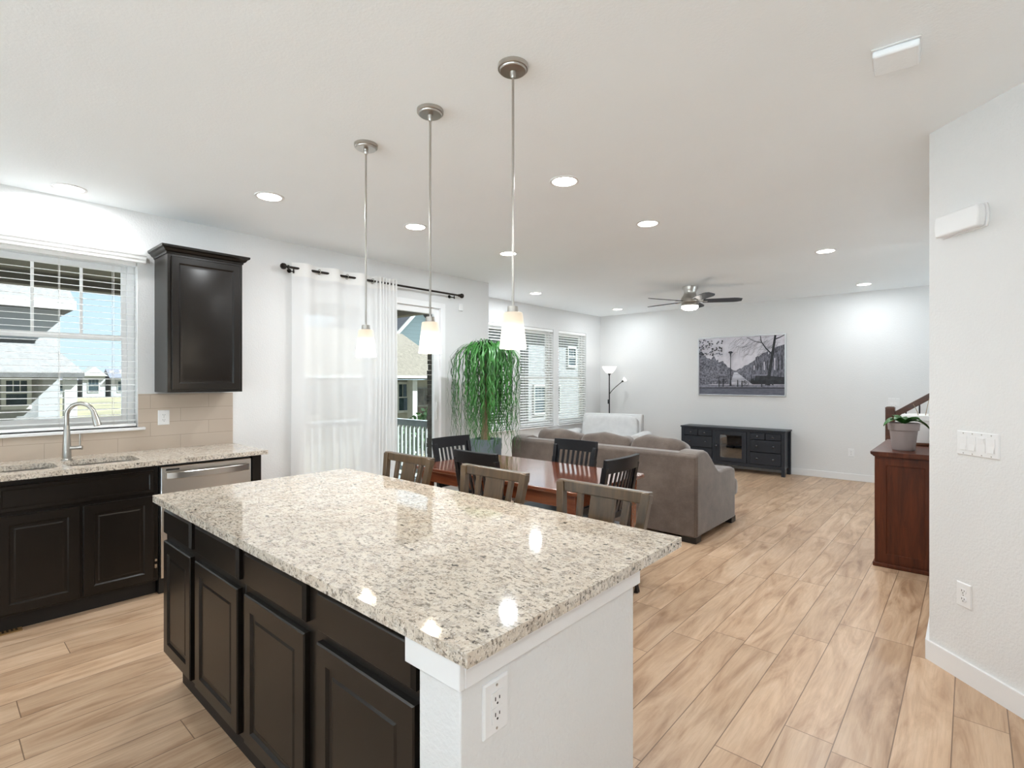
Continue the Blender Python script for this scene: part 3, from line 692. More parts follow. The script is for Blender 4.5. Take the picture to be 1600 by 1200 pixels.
def canlight(x,y,label,watts,prim=None,grp='ceiling can lights'):
    t=thing('recessed_light',label,'ceiling light',(x,y,CEIL),group=grp)
    MB().lathe([(.095,CEIL),(.095,CEIL-.004),(.088,CEIL-.007),(.078,CEIL-.006),(.076,CEIL-.003)],(x,y,0),32,False,False).build('trim_ring',M['trim'],t)
    MB().lathe([(.0765,CEIL-.0025),(.0765,CEIL-.0045),(.0,CEIL-.0055)],(x,y,0),28,True,False).build('lens',M['lens'],t)
    ld=bpy.data.lights.new('can_lamp','AREA'); ld.shape='DISK'; ld.size=.14; ld.energy=watts*(.6 if x<-4.3 and y<1 else .85 if y>8 else 1.9 if y>3.5 else 1); ld.color=(.92,.965,1) if y<3.2 else (.87,.945,1)
    lo=bpy.data.objects.new('can_lamp',ld); C.objects.link(lo); lo.parent=t; lo.location=(0,0,-.012)
    return t
for x,y,lb in ((-4.51,.636,'ceiling can light over the sink at far left'),(-3.668,1.591,'ceiling can light left of the pendants, nearer the wall cabinet'),
  (-3.47,2.708,'ceiling can light between the two left pendant rods'),(-1.961,2.729,'ceiling can light just right of the nearest pendant rod, the largest'),
  (-1.976,3.911,'ceiling can light between the nearest pendant and the fan'),(-3.498,3.899,'ceiling can light partly behind the nearest pendant rod'),
  (-1.073,5.904,'ceiling can light right of the fan, the nearer of two'),(-1.059,8.269,'ceiling can light nearest the angled wall, by the far wall'),
  (-4.773,5.924,'ceiling can light in front of the living room windows'),(-4.734,8.212,'ceiling can light in the far left corner of the ceiling')):
    canlight(x,y,lb,CAN_W)
for x,y in((-3.6,-1.1),(-1.9,-1.1),(-.2,-1.1),(.9,.6)):  # fill lamps added out of view behind the camera
    canlight(x,y,'added unseen fill light on the near kitchen ceiling',CAN_W,grp='added fill lights in the near kitchen')
# ceiling fan
fx_,fy_=-2.87,6.918
t=thing('ceiling_fan','low brushed nickel ceiling fan with dark blades and a lit bowl','ceiling fan',(fx_,fy_,CEIL))
MB().lathe([(.100,CEIL),(.100,CEIL-0.0139),(.088,CEIL-0.0580),(.080,CEIL-0.0870),(.086,CEIL-0.1160),(.112,CEIL-0.1566),(.122,CEIL-0.1798),(.122,CEIL-0.2146),(.116,CEIL-0.2204)],(fx_,fy_,0),32).build('motor_housing',M['nickel'],t)
MB().lathe([(.108,CEIL-0.2204),(.114,CEIL-0.2320),(.114,CEIL-0.2645),(.108,CEIL-0.2668)],(fx_,fy_,0),32).build('light_collar',M['nickel'],t)
MB().lathe([(.108,CEIL-0.2668),(.106,CEIL-0.2900),(.085,CEIL-0.3109),(.04,CEIL-0.3202),(.0,CEIL-0.3225)],(fx_,fy_,0),32,True,False).build('light_bowl',M['lens'],t)
VX=Vector((cos(YAW),sin(YAW),0)); VY=Vector((-sin(YAW),cos(YAW),0))
for k in range(5):
    a=R(-14+72*k); dv=VX*cos(a)+VY*sin(a); sv=Vector((-dv.y,dv.x,0)); tl=R(12); o=Vector((fx_,fy_,CEIL-.200))
    nn=10; V=[];F=[]
    for i in range(nn+1):
        r_=.17+.49*i/nn; wd=.062+.012*(i/nn)
        if i>=nn-1: wd*= .86 if i==nn-1 else .55
        for sg,zz in((-1,-.004),(1,-.004),(1,.004),(-1,.004)):
            q=sv*(sg*wd); V.append(o+dv*r_+Vector((q.x*cos(tl),q.y*cos(tl),sg*wd*sin(tl)*-1+zz)))
    for i in range(nn):
        for j in range(4): F.append((i*4+j,i*4+(j+1)%4,(i+1)*4+(j+1)%4,(i+1)*4+j))
    F+= [(3,2,1,0),(nn*4,nn*4+1,nn*4+2,nn*4+3)]
    b_=MB().add(V,F).build('blade',M['fanblade'],t)
    MB().bar(o+dv*.095+Vector((0,0,-.004)),o+dv*.225+Vector((0,0,-.008)),.055,.007,wx2=.075).build('blade_bracket',M['nickel'],b_,bevel=.002)

# ------------------------------------------------------------------ dining table and chairs
TX0,TX1,TY0,TY1=-3.43,-1.815,2.655,3.56
t=thing('dining_table','reddish cherry wood dining table with glossy top','dining table',((TX0+TX1)/2,(TY0+TY1)/2,0))
MB().prism(rrect(TX0,TX1,TY0,TY1,.03,4),.732,.76,'z').build('table_top',M['cherry'],t,bevel=.006,seg=3)
m=MB()
for a,b,c_,d_ in((TX0+.07,TX1-.07,TY0+.06,TY0+.082),(TX0+.07,TX1-.07,TY1-.082,TY1-.06),(TX0+.06,TX0+.082,TY0+.07,TY1-.07),(TX1-.082,TX1-.06,TY0+.07,TY1-.07)): m.box(a,b,c_,d_,.635,.732)
m.build('apron',M['cherry'],t,bevel=.002)
for x in(TX0+.085,TX1-.085):
    for y in(TY0+.085,TY1-.085):
        MB().bar((x,y,.731),(x,y,0),.078,.078,(0,1,0),.055,.055).build('leg',M['cherry'],t,bevel=.004)
def make_chair(label):
    # seat front faces -y, back at +y side (local y=+.0 is the top of the back)
    t=thing('dining_chair',label,'chair',(0,0,0),0,'slat back chairs around the dining table'); mt=M['shelfwood']
    W=.43; H=.955
    def bx(z): return (-.07+.0 if z<.45 else -.07+.07*((z-.45)/(H-.45)))  # y of the back line
    m=MB(); m.prism([(-.215,-.50),(.215,-.50),(.205,-.40),(.195,-.085),(-.195,-.085),(-.205,-.40)],.435,.465,'z')
    m.build('seat',mt,t,bevel=.010,seg=3)
    for sx in(-1,1):
        st=MB(); zz=[0,.2,.45,.62,.80,.90]; yy=[.005,-.045,-.07,-.055,-.02,.0]
        for i in range(5): st.bar((sx*.195,yy[i],zz[i]),(sx*(.195+.004*(i>2)),yy[i+1],zz[i+1]+.002),.034,.036,(0,1,0))
        st.build('back_leg',mt,t,bevel=.003)
        MB().bar((sx*.190,-.465,.437),(sx*.190,-.465,0),.040,.040,(0,1,0),.030,.030).build('front_leg',mt,t,bevel=.003)
    # curved crest rail
    cr=MB(); n_=10
    V=[];F=[]
    for i in range(n_+1):
        u=-1+2*i/n_; x=u*.215; yb=.022*(1-u*u)
        for dy,z in((-.012,.862),(.012,.862),(.022,H-.004-.0*u*u),(-.002,H)): V.append((x,yb+dy-.004,z))
    for i in range(n_):
        for j in range(4): F.append((i*4+j,i*4+(j+1)%4,(i+1)*4+(j+1)%4,(i+1)*4+j))
    F+=[(3,2,1,0),(n_*4,n_*4+1,n_*4+2,n_*4+3)]
    cr.add(V,F).build('crest_rail',mt,t,bevel=.003)
    MB().box(-.18,.18,-.075,-.052,.535,.575).build('lower_rail',mt,t,bevel=.003)
    for k in range(8):
        u=(k-3.5)/3.5*.86; x=u*.195
        MB().bar((x*.97,-.062,.57),(x,-.010+.022*(1-u*u),.866),.021,.010,(0,1,0)).build('slat',mt,t,bevel=.002)
    m=MB(); m.box(-.18,.18,-.478,-.455,.38,.435).box(-.18,.18,-.09,-.07,.38,.435).box(-.2,-.18,-.455,-.08,.38,.435).box(.18,.2,-.455,-.08,.38,.435)
    m.build('seat_frame',mt,t,bevel=.002)
    return t
ch=make_chair('black slat-back chair behind the dining table, by the sofa'); ch.location=(-2.50,3.635,0)
dup(ch,(-3.485,3.125,0),PI/2,'black slat-back chair at the left end of the table, by the patio door')
dup(ch,(-2.62,2.575,0),PI,'black slat-back chair on the near side of the table, behind the middle stool')
dup(ch,(-1.72,3.035,0),-PI/2,'black slat-back chair at the right end of the table')
# counter stools
def make_stool(label):
    t=thing('counter_stool',label,'stool',(0,0,0),0,'counter stools along the far side of the island'); mt=M['stool']; H=1.03; Z0=.60
    m=MB(); m.prism([(-.19,-.44),(.19,-.44),(.165,-.08),(-.165,-.08)],.585,.625,'z'); m.build('seat',mt,t,bevel=.012,seg=3)
    for sx in(-1,1):
        b=MB(); zz=[0,.30,.60,1.022]; yy=[-.060,-.062,-.078,-.006]; xx=[.140,.140,.144,.200]
        for i in range(3): b.bar((sx*xx[i],yy[i],zz[i]),(sx*xx[i+1],yy[i+1],zz[i+1]+.001),.036,.030,(0,1,0))
        b.build('back_leg',mt,t,bevel=.003)
        MB().bar((sx*.175,-.415,.59),(sx*.185,-.43,0),.038,.038,(0,1,0)).build('front_leg',mt,t,bevel=.003)
    V=[];F=[];n_=12
    for i in range(n_+1):
        u=-1+2*i/n_; x=u*.214; yb=.022*(1-u*u)
        for dy,z in((-.020,.985),(.012,.985),(.018,H),(-.014,H)): V.append((x,yb+dy-.004,z-.006*(1-u*u)))
    for i in range(n_):
        for j in range(4): F.append((i*4+j,i*4+(j+1)%4,(i+1)*4+(j+1)%4,(i+1)*4+j))
    F+=[(3,2,1,0),(n_*4,n_*4+1,n_*4+2,n_*4+3)]
    MB().add(V,F).build('top_rail',mt,t,bevel=.004)
    MB().bar((0,-.066,.66),(0,.010,.99),.115,.014,(0,1,0)).build('splat',mt,t,bevel=.002)
    for sx in(-1,1): MB().bar((sx*.090,-.066,.66),(sx*.108,.006,.99),.024,.020,(0,1,0)).build('slat',mt,t,bevel=.002)
    MB().box(-.15,.15,-.082,-.055,.64,.675).build('lower_rail',mt,t,bevel=.003)
    m=MB(); m.bar((-.18,-.425,.22),(.18,-.425,.22),.025,.03).bar((-.15,-.052,.25),(.15,-.052,.25),.02,.03).bar((-.18,-.42,.25),(-.152,-.055,.25),.02,.03).bar((.18,-.42,.25),(.152,-.055,.25),.02,.03)
    m.build('stretcher',mt,t,bevel=.002)
    return t
st_=make_stool('brown counter stool nearest the camera, by the right corner of the island'); st_.location=(-1.115,1.815,0)
dup(st_,(-1.727,1.825,0),None,'brown counter stool in the middle of three behind the island')
dup(st_,(-2.41,1.835,0),None,'brown counter stool farthest left, in front of the patio door')

# ------------------------------------------------------------------ sofa
SX0,SX1,SY=-4.0,-1.805,4.50
t=thing('sofa','brown-grey velvet sofa seen from behind, facing the far wall','sofa',((SX0+SX1)/2,5.0,0))
V_=M['velvet']
m=MB(); m.prism([(SY,.06),(SY+.24,.06),(SY+.20,.72),(SY+.17,.79),(SY+.11,.806),(SY+.03,.800),(SY,.775)],SX0+.012,SX1-.012,'x'); m.build('back_frame',V_,t,bevel=.014,seg=3)
AP=[(SY+.012,.06),(SY+1.0,.06),(SY+1.0,.53),(SY+.985,.56),(SY+.9,.585),(SY+.70,.588),(SY+.60,.585),(SY+.53,.60),(SY+.46,.645),(SY+.36,.73),(SY+.27,.795),(SY+.19,.822),(SY+.10,.818),(SY+.03,.80),(SY+.012,.77)]
for a,b in((SX0,SX0+.20),(SX1-.20,SX1)):
    MB().prism(AP,a,b,'x').build('arm',V_,t,bevel=.022,seg=4,ang=50)
MB().box(SX0+.2,SX1-.2,SY+.2,SY+1.0,.06,.27).box(SX0+.04,SX1-.04,SY+1.0,SY+1.10,.06,.25).build('seat_base',V_,t,bevel=.02,seg=3)
wS=(SX1-SX0-.40)/3
for k in range(3):
    cx=SX0+.2+wS*(k+.5)
    m=MB().sq((cx,SY+.68,.355),(wS+.005,.94,.20),.35,.22,24,12)
    if k!=1: m.sq((SX0+.16 if k==0 else SX1-.16,SY+1.08,.345),(.28,.17,.19),.4,.35,20,10)
    m.build('seat_cushion',V_,t,ang=80)
    rot=Matrix.Rotation(R(-14),3,'X')
    MB().sq((cx,SY+.30,.665),(wS+.015,.25,.46),.42,.38,32,18,rot,.034,k*3.1).build('back_cushion',V_,t,ang=80)
for k in range(4):
    x=(SX0+.02,SX1-.16)[k%2]; y=(SY+.03,SY+.95)[k//2]
    MB().box(x,x+.14,y,y+.12,0,.062).build('leg',M['black'],t,bevel=.003)
# ------------------------------------------------------------------ armchair (white), built at origin facing -y
t=thing('armchair','off-white upholstered armchair in the corner by the window','armchair',(-4.66,7.70,0),R(14)); o=Vector(t.location)
def pa(mb,nm,mt,**k): return mb.xf(Matrix.Translation(o)).build(nm,mt,t,**k)
m=MB(); m.prism([(.10,.10),(.42,.10),(.50,.84),(.47,.875),(.36,.875),(.33,.84),(.20,.42),(.10,.42)],-.53,.53,'x'); pa(m,'backrest',M['white_fabric'],bevel=.03,seg=4)
pa(MB().sq((0,.24,.62),(.98,.20,.46),.35,.3,28,14,Matrix.Rotation(R(-14),3,'X')),'back_cushion',M['white_fabric'],ang=80)
pa(MB().box(-.53,.53,-.45,.2,.10,.32),'seat_base',M['white_fabric'],bevel=.02,seg=3)
pa(MB().sq((0,-.15,.40),(.98,.66,.20),.35,.2,28,12),'seat_cushion',M['white_fabric'],ang=80)
for sx in(-1,1):
    m=MB(); m.prism([(sx*.52,.10),(sx*.72,.10),(sx*.73,.52),(sx*.715,.57),(sx*.66,.602),(sx*.58,.602),(sx*.53,.57),(sx*.52,.52)],-.46,.30,'y')
    pa(m,'arm',M['white_fabric'],bevel=.025,seg=4)
for x in(-.64,.6):
    for y in(-.42,.28): pa(MB().bar((x,y,.10),(x,y,0),.05,.05,(0,1,0),.035,.035),'leg',M['black'])
# ------------------------------------------------------------------ floor lamp
lx,ly=-5.135,8.60
t=thing('floor_lamp','black floor lamp with white bowl shade and side reading arm','floor lamp',(lx,ly,0))
MB().lathe([(.14,0),(.14,.012),(.12,.022),(.02,.03),(.014,.05)],(lx,ly,0),28).build('base',M['black'],t)
MB().tube([(lx,ly,.03),(lx,ly,1.0),(lx,ly,1.58)],.012,10).lathe([(.012,1.555),(.030,1.592),(.034,1.60)],(lx,ly,0),16).build('pole',M['black'],t)
MB().lathe([(.034,1.597),(.06,1.605),(.105,1.66),(.138,1.725),(.134,1.727),(.10,1.665),(.055,1.612),(.0,1.606)],(lx,ly,0),28,True,False).build('lamp_shade',M['lampglass'],t)
ld=bpy.data.lights.new('lamp_bulb','POINT'); ld.energy=.22; ld.color=(1,.96,.9); ld.shadow_soft_size=.05
lo=bpy.data.objects.new('lamp_bulb',ld); C.objects.link(lo); lo.parent=t; lo.location=(0,0,1.70)
av=VX*1.0; P=[Vector((lx,ly,1.20))]
for k in range(1,9):
    s_=k/8; P.append(Vector((lx,ly,1.20))+av*(.235*s_)+Vector((0,0,.235*s_**.8)))
MB().tube(P,.007,8).tube([P[-1],P[-1]+(P[-1]-P[-2]).normalized()*.04],[.012,.022],10).build('side_arm',M['black'],t)
e=P[-1]+(P[-1]-P[-2]).normalized()*.035; q=(P[-1]-P[-2]).normalized().to_track_quat('Z','Y').to_matrix().to_4x4()
MB().lathe([(.02,0),(.032,.02),(.045,.055),(.042,.055),(.028,.02),(.0,.006)],(0,0,0),18,True,False).xf(Matrix.Translation(e)@q).build('reading_shade',M['lampglass'],t)
MB().box(lx-.03,lx-.012,ly-.012,ly+.012,1.02,1.10).build('switch',M['black'],t)

# ------------------------------------------------------------------ media console
CX0,CX1,CY0,CY1=-3.70,-2.088,8.555,8.925; cm=M['tv']
t=thing('media_console','black media console with drawers and a glass door on the far wall','media console',((CX0+CX1)/2,(CY0+CY1)/2,0))
MB().box(CX0-.012,CX1+.012,CY0-.012,CY1,.672,.697).build('top',cm,t,bevel=.004)
m=MB(); m.box(CX0+.05,CX1-.05,CY1-.03,CY1-.015,.13,.672).box(CX0+.05,CX1-.05,CY0+.02,CY1-.03,.125,.145)
for x in(CX0+.025,CX1-.045): m.box(x,x+.02,CY0+.04,CY1-.04,.11,.672)
m.box(-3.155,-3.14,CY0+.03,CY1-.03,.145,.672).box(-2.62,-2.605,CY0+.03,CY1-.03,.145,.672)
m.box(CX0+.05,CX1-.05,CY0+.004,CY0+.022,.645,.672).box(CX0+.05,CX1-.05,CY0+.004,CY0+.022,.10,.152)
m.box(-3.175,-3.125,CY0+.004,CY0+.022,.152,.645).box(-2.635,-2.588,CY0+.004,CY0+.022,.152,.645)
m.box(-3.12,-2.64,CY0+.04,CY1-.03,.39,.402)
m.build('carcass',cm,t,bevel=.0015)
for x in(CX0,CX1-.05):
    for y in(CY0,CY1-.05): MB().box(x,x+.05,y,y+.05,0,.672).build('leg',cm,t,bevel=.002)
def drawer(x0,x1,z0,z1,knobs):
    d_=MB().box(x0,x1,CY0-.004,CY0+.018,z0,z1).build('drawer',cm,t,bevel=.003)
    for k in knobs: MB().lathe([(.006,-.004),(.006,-.012),(.015,-.02),(.016,-.026),(.008,-.032),(.0,-.033)],(k,CY0,(z0+z1)/2),14,ax='y',cap1=False).build('knob',M['knob'],d_)
for a,b in((-3.645,-3.18),(-2.583,-2.142)):
    mid=(a+b)/2
    drawer(a,mid-.006,.545,.64,[(a+mid)/2]); drawer(mid+.006,b,.545,.64,[(b+mid)/2])
    for z0,z1 in((.352,.535),(.158,.342)): drawer(a,b,z0,z1,[a+.10,b-.10])
d_=MB()
for q in((-3.12,-3.05,.157,.642),(-2.71,-2.64,.157,.642),(-3.05,-2.71,.157,.222),(-3.05,-2.71,.58,.642)): d_.box(q[0],q[1],CY0-.004,CY0+.018,q[2],q[3])
dd=d_.build('glass_door',cm,t,bevel=.002)
MB().box(-3.05,-2.71,CY0+.004,CY0+.008,.222,.58).build('pane',M['dglass'],dd,smooth=False)
MB().lathe([(.006,-.004),(.006,-.012),(.014,-.02),(.015,-.026),(.0,-.033)],(-3.10,CY0,.40),12,ax='y',cap1=False).build('knob',M['knob'],dd)

# ------------------------------------------------------------------ framed print
PX0,PX1,PZ0,PZ1=-3.556,-2.164,1.208,2.20; PY=YB-.002
t=thing('framed_print','black and white canal street print in a silver frame on the far wall','picture',((PX0+PX1)/2,PY,PZ0))
m=MB()
for a,b,c_,d_ in((PX0,PX0+.018,PZ0,PZ1),(PX1-.018,PX1,PZ0,PZ1),(PX0+.018,PX1-.018,PZ0,PZ0+.018),(PX0+.018,PX1-.018,PZ1-.018,PZ1)): m.box(a,b,PY-.028,PY,c_,d_)
m.build('frame',M['silver'],t,bevel=.002)
def pm(name,a,b,sc=30,st=(1,1,1)):
    s=N(name); n=s.n('TexNoise',i_Vector=s.coord(st),i_Scale=float(sc),i_Detail=5.0,i_Roughness=.7); s.set(Base_Color=s.ramp(n.outputs[0],[(.38,a),(.62,b)]),Roughness=.5); return s.m
PMAT=[pm('print sky',(.56,.54,.60),(.70,.68,.74),4),pm('print foliage',(.03,.032,.045),(.26,.26,.31),38),pm('print facade',(.04,.042,.055),(.22,.22,.27),30,(2,1,.5)),
 pm('print water',(.40,.40,.46),(.62,.62,.68),12,(.5,1,4)),pm('print road',(.085,.09,.12),(.15,.155,.195),40,(.3,1,3)),pm('print black',(.010,.011,.016),(.03,.032,.04),20),pm('print pavement',(.16,.16,.20),(.26,.26,.31),30)]
IW,IH=PX1-PX0-.036,PZ1-PZ0-.036
def pp(u,v): return (PX0+.018+u*IW,PZ0+.018+v*IH)
m=MB(); lay=[0]
def poly(pts,mi):
    lay[0]+=1; m.m=mi; yv=PY-.012-lay[0]*.00008; m.add([(pp(u,v)[0],yv,pp(u,v)[1]) for u,v in pts],[tuple(range(len(pts)))])
m.m=0; m.box(PX0+.018,PX1-.018,PY-.012,PY-.002,PZ0+.018,PZ1-.018)
rp=random.Random(3)
def rag(a,b,n_,amp):
    return [(a[0]+(b[0]-a[0])*i/n_+rp.uniform(-amp,amp)*.4,a[1]+(b[1]-a[1])*i/n_+rp.uniform(-amp,amp)) for i in range(n_+1)]
poly([(.0,.18),(.0,.80)]+rag((.02,.76),(.14,.62),6,.03)+rag((.16,.68),(.30,.55),8,.035)+rag((.31,.54),(.45,.40),8,.02)+[(.45,.18)],1)
poly([(.45,.41)]+rag((.47,.42),(.62,.55),6,.015)+[(.62,.18),(.45,.18)],1)
poly([(.60,.52),(.68,.60),(.68,.64),(.72,.66),(.76,.70),(.82,.74),(.82,.68),(.90,.80),(1,.84),(1,.18),(.60,.18)],2)
for k in range(9):
    u=.66+.038*k; poly([(u,.42),(u+.010,.42),(u+.010,.50+.02*k),(u,.50+.02*k)],0 if k%3==0 else 5)
poly([(.38,.16),(.43,.385),(.47,.385),(.66,.16)],3)
poly([(.0,.30),(.35,.28),(.35,.20),(.0,.16)],1); poly([(.25,.36),(.33,.36),(.33,.33),(.25,.33)],6)
poly([(.68,.34),(1,.30),(1,.18),(.66,.18)],5); poly([(.64,.345),(.82,.35),(.80,.325),(.64,.325)],6)
poly([(0,.115),(0,.17),(1,.175),(1,.125)],6); poly([(0,.0),(0,.115),(1,.125),(1,0)],4); poly([(0,.105),(0,.12),(1,.13),(1,.112)],5)
def stroke(pts,w0,w1,mi=5):
    n_=len(pts)
    for i in range(n_-1):
        a=Vector((pts[i][0]*1.4,pts[i][1])); b=Vector((pts[i+1][0]*1.4,pts[i+1][1])); d=(b-a); 
        if d.length<1e-6: continue
        nrm=Vector((-d.y,d.x)).normalized(); wa=w0+(w1-w0)*i/(n_-1); wb=w0+(w1-w0)*(i+1)/(n_-1)
        q=[a+nrm*wa,b+nrm*wb,b-nrm*wb,a-nrm*wa]; poly([(min(1,max(0,p.x/1.4)),min(1,max(0,p.y))) for p in q],mi)
stroke([(.825,.16),(.835,.35),(.86,.60),(.885,.85),(.90,1.0)],.026,.016); stroke([(.79,.165),(.83,.22)],.008,.014); stroke([(.88,.165),(.84,.22)],.006,.014)
stroke([(.865,.68),(.80,.78),(.745,.90),(.735,1.0)],.011,.006); stroke([(.745,.88),(.66,.92),(.58,.99)],.006,.003); stroke([(.895,.93),(.95,.96),(1.0,.995)],.010,.006)
for k in range(70):
    u=rp.uniform(.45,.98); v=rp.uniform(.70,.99); 
    stroke([(u,v),(u-rp.uniform(.02,.07),v-rp.uniform(-.01,.09)),(u-rp.uniform(.06,.12),v-rp.uniform(.04,.16))],.0018,.0008)
for k in range(110):
    u=rp.uniform(0,.30); v=rp.uniform(.70,.98)-.4*u*u; r_=rp.uniform(.005,.017)
    poly([(min(1,max(0,u+r_*rp.uniform(.5,1)*cos(a))),min(1,v+1.4*r_*rp.uniform(.4,1)*sin(a))) for a in [2*PI*j/7 for j in range(7)]],5 if k%3 else 1)
stroke([(.395,.15),(.395,.66)],.007,.006); stroke([(.395,.15),(.395,.24)],.018,.010); stroke([(.395,.66),(.395,.72)],.007,.014); poly([(.365,.735),(.38,.755),(.41,.755),(.425,.735),(.41,.72),(.38,.72)],5)
for u,h_ in((.255,.12),(.305,.14),(.48,.12),(.53,.11),(.755,.14)): stroke([(u,.135),(u,.135+h_)],.010,.008)
poly([(.63,.20),(.63,.27),(.67,.28),(.675,.20),(.66,.18)],5)
for cu in(.545,.585):
    stroke([(cu+.022*cos(2*PI*j/12),.19+.032*sin(2*PI*j/12)) for j in range(13)],.0035,.0035)
stroke([(.545,.19),(.565,.25),(.585,.19),(.565,.2),(.55,.245)],.004,.004)
for v in(.27,.235): stroke([(.25,v),(.53,v),(.76,v+.01)],.0022,.0022)
m.build('print',PMAT,t,smooth=False,fix=False)

# ------------------------------------------------------------------ potted palm
px,py=-4.12,4.20
t=thing('potted_palm','tall ponytail palm with long wavy drooping leaves in a blue-grey planter','potted plant',(px,py,0))
m=MB(); Rz=Matrix.Translation((px,py,0))@Matrix.Rotation(R(18),4,'Z'); k_=.145
V=[(-k_*.85,-k_*.85,0),(k_*.85,-k_*.85,0),(k_*.85,k_*.85,0),(-k_*.85,k_*.85,0),(-k_,-k_,.80),(k_,-k_,.80),(k_,k_,.80),(-k_,k_,.80)]
i_=.125; V+=[(-i_,-i_,.80),(i_,-i_,.80),(i_,i_,.80),(-i_,i_,.80),(-i_,-i_,.755),(i_,-i_,.755),(i_,i_,.755),(-i_,i_,.755)]
F=[(0,3,2,1)]+[(a,(a+1)%4,4+(a+1)%4,4+a) for a in range(4)]+[(4+a,4+(a+1)%4,8+(a+1)%4,8+a) for a in range(4)]+[(8+a,8+(a+1)%4,12+(a+1)%4,12+a) for a in range(4)]
m.add(V,F).xf(Rz).build('planter',M['bluepot'],t,bevel=.004)
MB().box(-i_,i_,-i_,i_,.74,.757).xf(Rz).build('soil',M['soil'],t,smooth=False)
crowns=[((px-.01,py,1.78),1.0),((px+.11,py+.06,1.74),.55)]
m=MB(); m.tube([(px,py,.75),(px+.005,py,.80),(px,py,.95),(px-.01,py,1.3),(px-.01,py,1.78)],[.06,.055,.035,.025,.022],12); m.tube([(px+.01,py,.98),(px+.07,py+.03,1.25),(px+.11,py+.06,1.74)],[.02,.018,.015],8)
m.build('trunk',M['trunk'],t)
rl=random.Random(11); m=MB()
for k in range(310):
    c,_=crowns[0 if rl.random()<.64 else 1]; c=Vector(c); ph=rl.uniform(0,2*PI); dv=Vector((cos(ph),sin(ph),0)); sv=Vector((-dv.y,dv.x,0))
    rad=.05+.36*rl.random()**.55
    if c.x>px+.05: rad*=.85
    rise=max(-.12,.15-.62*max(0,rad-.10)+rl.uniform(-.06,.03)); top=c.z+rise
    zend=top-rl.uniform(.65,1.12) if rad>.15 else top-rl.uniform(.35,1.0)
    zend=max(.66,zend); n_=30; wv=rl.uniform(34,52); ph2=rl.uniform(0,6.28); am=rl.uniform(.008,.019); w_=rl.uniform(.0045,.0078)
    V=[];F=[]
    for i in range(n_+1):
        s_=i/n_
        if s_<.3:
            a=s_/.3; r_=rad*a**.9; z=c.z-.02+.17*sin(a*PI*.72)+(top-.04-(c.z-.02+.17*sin(PI*.72)))*a**1.6
        else:
            a=(s_-.3)/.7; r_=rad*(1+.05*sin(a*4+ph2)); z0_=top-.04; z=z0_+(zend-z0_)*a
        f_=min(1,max(0,(s_-.15)*4))
        q=c+dv*r_+sv*(am*sin(z*wv+ph2)*f_)+dv*(am*.7*cos(z*wv*.8+ph2)*f_); q.z=z
        if q.y>4.47 and z<.90: q.y=4.47
        if q.x<XL+.03: q.x=XL+.03
        ww=w_*(1-.7*s_**3); V+=[q-sv*ww+Vector((0,0,.001)),q+sv*ww]
    for i in range(n_): F.append((2*i,2*i+1,2*i+3,2*i+2))
    m.add(V,F)
m.build('foliage',M['palm'],t,ang=80,fix=False)

# ------------------------------------------------------------------ buffet, pots, stairs
BX0,BX1,BY0,BY1=-.565,-.176,4.95,6.02
t=thing('buffet_cabinet','mahogany buffet cabinet with panelled end beside the angled wall','cabinet',((BX0+BX1)/2,(BY0+BY1)/2,0)); mh=M['mahogany']
MB().box(BX0,BX1,BY0,BY1,.03,.862).build('carcass',mh,t,bevel=.003)
MB().rings((BX0+.02,BY0+.001,.05),UI,Vz,NI,[(0,0),(0,.006),(.055,.006),(.060,.000),(.066,.000)],BX1-BX0-.04,.80).build('end_panel',mh,t,ang=20)
m=MB(); m.box(BX0-.012,BX1,BY0-.012,BY1+.01,0,.032); m.build('plinth',mh,t,bevel=.006,seg=3)
m=MB(); m.prism([(BX0-.004,.862),(BX0-.012,.872),(BX0-.024,.878),(BX0-.026,.90),(BX1,.90),(BX1,.862)],BY0-.026,BY1+.02,'y'); m.build('top',mh,t,bevel=.004,seg=3)
ox,oy=-.40,5.18
t=thing('potted_orchid','broad-leaved potted plant in a mauve-grey pot on the buffet','potted plant',(ox,oy,.90))
MB().lathe([(.070,.90),(.073,.905),(.076,.915),(.092,1.055),(.101,1.06),(.106,1.115),(.101,1.116),(.096,1.06),(.0,1.055)],(ox,oy,0),32,True,False).build('pot',M['mauvepot'],t,ang=30)
MB().lathe([(.097,1.095),(.05,1.10),(0,1.102)],(ox,oy,0),24,False,False).build('soil',M['soil'],t)
rl=random.Random(5)
for ph,ln,wd,dr in((185,.17,.030,.05),(160,.12,.032,.02),(205,.12,.028,.0),(20,.15,.036,.02),(-12,.19,.038,.085),(60,.12,.03,.0),(100,.10,.028,-.02),(240,.10,.03,.0),(-50,.12,.032,.01),(300,.11,.026,-.01)):
    a=R(ph)+YAW; dv=Vector((cos(a),sin(a),0)); sv=Vector((-dv.y,dv.x,0)); V=[];F=[];n_=10
    for i in range(n_+1):
        s_=i/n_; q=Vector((ox,oy,1.10))+dv*(ln*s_)+Vector((0,0,.055*sin(s_*PI*.75)-dr*s_*s_)); ww=wd*sin(PI*min(1,.08+.92*s_))**.8+.003
        V+=[q-sv*ww+Vector((0,0,.008)),q,q+sv*ww+Vector((0,0,.008))]
    for i in range(n_):
        for j in range(2): F.append((3*i+j,3*i+j+1,3*i+j+4,3*i+j+3))
    lo=MB().add(V,F).build('leaf',M['leaf'],t,ang=80,fix=False); so2=lo.modifiers.new('thick','SOLIDIFY'); so2.thickness=.002
wx_,wy_=-.315,5.72
t=thing('white_planter','white rimmed planter on a brown saucer at the back of the buffet','planter',(wx_,wy_,.90))
MB().lathe([(.105,.90),(.125,.905),(.13,.925),(.122,.925),(.115,.91),(0,.908)],(wx_,wy_,0),32,True,False).build('saucer',M['saucer'],t)
